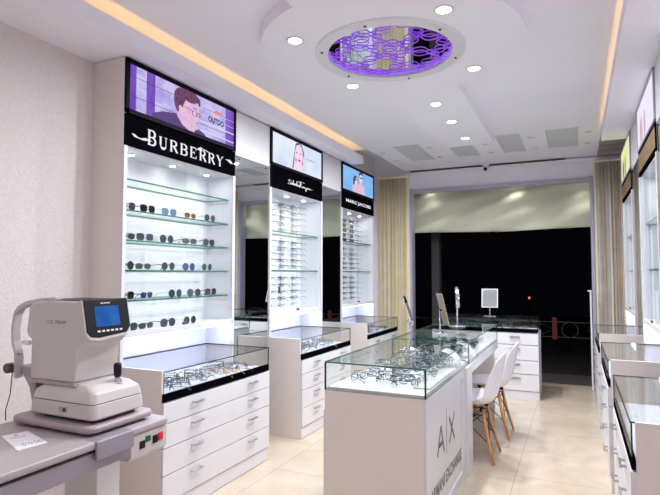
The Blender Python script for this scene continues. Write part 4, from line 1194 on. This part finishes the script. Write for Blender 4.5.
# white post at the right of the doorway
t = thing('door_post', 'thin white metal post standing at the right of the doorway', 'post', (.16, 7.3, 0))
MB().box((.145, 7.29, 0), (.165, 7.31, 1.22), M['white']).build('upright', t, bevel=.003)
MB().box((.12, 7.285, 1.21), (.17, 7.315, 1.225), M['white']).build('top_hook', t, bevel=.002)
# CCTV camera
t = thing('security_camera', 'small white security camera with black lens above the doorway', 'camera', (-1.1, 7.42, 2.93))
MB().lathe([(.045, .02), (.045, 0), (.035, -.02)], (-1.1, 7.43, 2.93), M['white'], 24).build('mount', t, smooth=True)
MB().lathe([(.032, -.02), (.04, -.04), (.036, -.075), (.02, -.09)], (-1.1, 7.42, 2.93), M['white'], 24).build('housing', t, smooth=True)
MB().lathe([(.024, 0), (.02, -.02)], (-1.1, 7.385, 2.865), M['blackm'], 20, axis='y').build('lens', t, smooth=True)

# ------------------------------------------------------------------ outside in the dark
b = MB().box((-9, YF + .0, -.12), (6, 20, -.02), M['outground']); tag(b.build('pavement'), kind='structure', label='dark pavement outside the doorway', cat='ground')
b = MB().box((DOORX0 - .1, YF, -.019), (DOORX1 + .1, YF + .75, 0), M['threshold']); tag(b.build('doorsill'), kind='structure')
# banner
BN = mat('cream_banner_cloth', (206, 208, 186), .8, var=.05, vscale=3)
b = MB(); nx_, nz_ = 48, 14; vs = []
rnd = random.Random(5)
for j in range(nz_ + 1):
    for i in range(nx_ + 1):
        a, c_ = i / nx_, j / nz_
        x = -2.75 + 3.6 * a; z = 2.04 + .74 * c_ + .012 * sin(a * 9) * (1 - c_)
        y = 7.86 + .04 * sin(a * 7 + c_ * 3) * (1 - c_) + .025 * sin(a * 16 - c_ * 7) + .02 * sin((a * 1.3 - c_ * .8) * 21) - .10 * (1 - c_)
        vs.append((x, y, z))
b.add(vs, [(j * (nx_ + 1) + i, j * (nx_ + 1) + i + 1, (j + 1) * (nx_ + 1) + i + 1, (j + 1) * (nx_ + 1) + i) for j in range(nz_) for i in range(nx_)], BN)
t = thing('banner', 'cream cloth banner hanging across the top of the dark doorway', 'banner', (-1, 7.9, 2.8))
o = b.build('cloth', t, smooth=True); sm = o.modifiers.new('s', 'SOLIDIFY'); sm.thickness = .003
MB().tube([(-2.8, 7.87, 2.79), (.95, 7.87, 2.79)], .012, M['metal'], 8).tube([(-2.7, 7.87, 2.79), (-2.7, 7.672, 2.79)], .01, M['metal'], 6).tube([(.8, 7.87, 2.79), (.8, 7.672, 2.79)], .01, M['metal'], 6).build('pole', t)
for x, nm_ in ((-1.95, 'left'), (-.75, 'middle'), (.1, 'right')):
    l = bpy.data.lights.new('outdoor_lamp', 'SPOT'); l.energy = 8; l.spot_size = radians(95); l.spot_blend = .8; l.color = (1, 1, .88); l.shadow_soft_size = .04
    q = thing('outdoor_lamp', '%s one of three small lamps above the cloth banner outside' % nm_, 'lamp', (x, 7.72, 2.80), 'lamps above the banner')
    MB().lathe([(.03, .03), (.04, 0), (.036, -.01)], (x, 7.72, 2.80), M['white'], 16).build('lamp_shade', q)
    lo = bpy.data.objects.new('lamp', l); C.objects.link(lo); lo.parent = q; lo.location = (0, 0, -.02); lo.rotation_euler = (radians(-14), 0, 0)
b = MB().box((-2.05, 8.15, 0), (-1.93, 8.3, 3.0), mat('dark_pillar_paint', (60, 56, 58), .7)); tag(b.build('pillar'), 'dark square pillar standing outside left of the doorway', 'pillar')
t = thing('street_railing', 'low metal railing of circles and diamonds across the dark street', 'railing', (-.5, 10, 0))
b = MB()
for z in (.34, .60): b.tube([(-4, 10, z), (2.5, 10, z)], .009, M['fence'], 6)
b.build('rail', t)
b = MB()
for k in range(6):
    x = -3.3 + k * 1.06
    b.tube([(x + .13 * cos(a * pi / 12), 10, .47 + .13 * sin(a * pi / 12)) for a in range(24)], .007, M['fence'], 5, closed=True)
    x += .53; b.tube([(x - .28, 10, .47), (x, 10, .60), (x + .28, 10, .47), (x, 10, .34)], .007, M['fence'], 5, closed=True)
b.build('pattern', t)
for x in (-3.7, -1.9, -.36, 1.6): MB().box((x - .04, 9.97, .30 if x == -.36 else -.02), (x + .04, 10.03, .68), M['fred'] if x == -.36 else M['outground']).build('post', t)
t = thing('distant_lamp', 'tiny red light glowing far off in the dark street', 'light', (-1.15, 15, .8))
MB().lathe([(.02, -.03), (.03, 0), (.02, .03)], (-1.15, 15, .8), emit('red_glow', (255, 120, 90), 1.2), 12).build('bulb', t)
MB().tube([(-1.15, 15.03, -.02), (-1.15, 15.03, .8)], .02, M['blackm'], 8).build('stand', t)
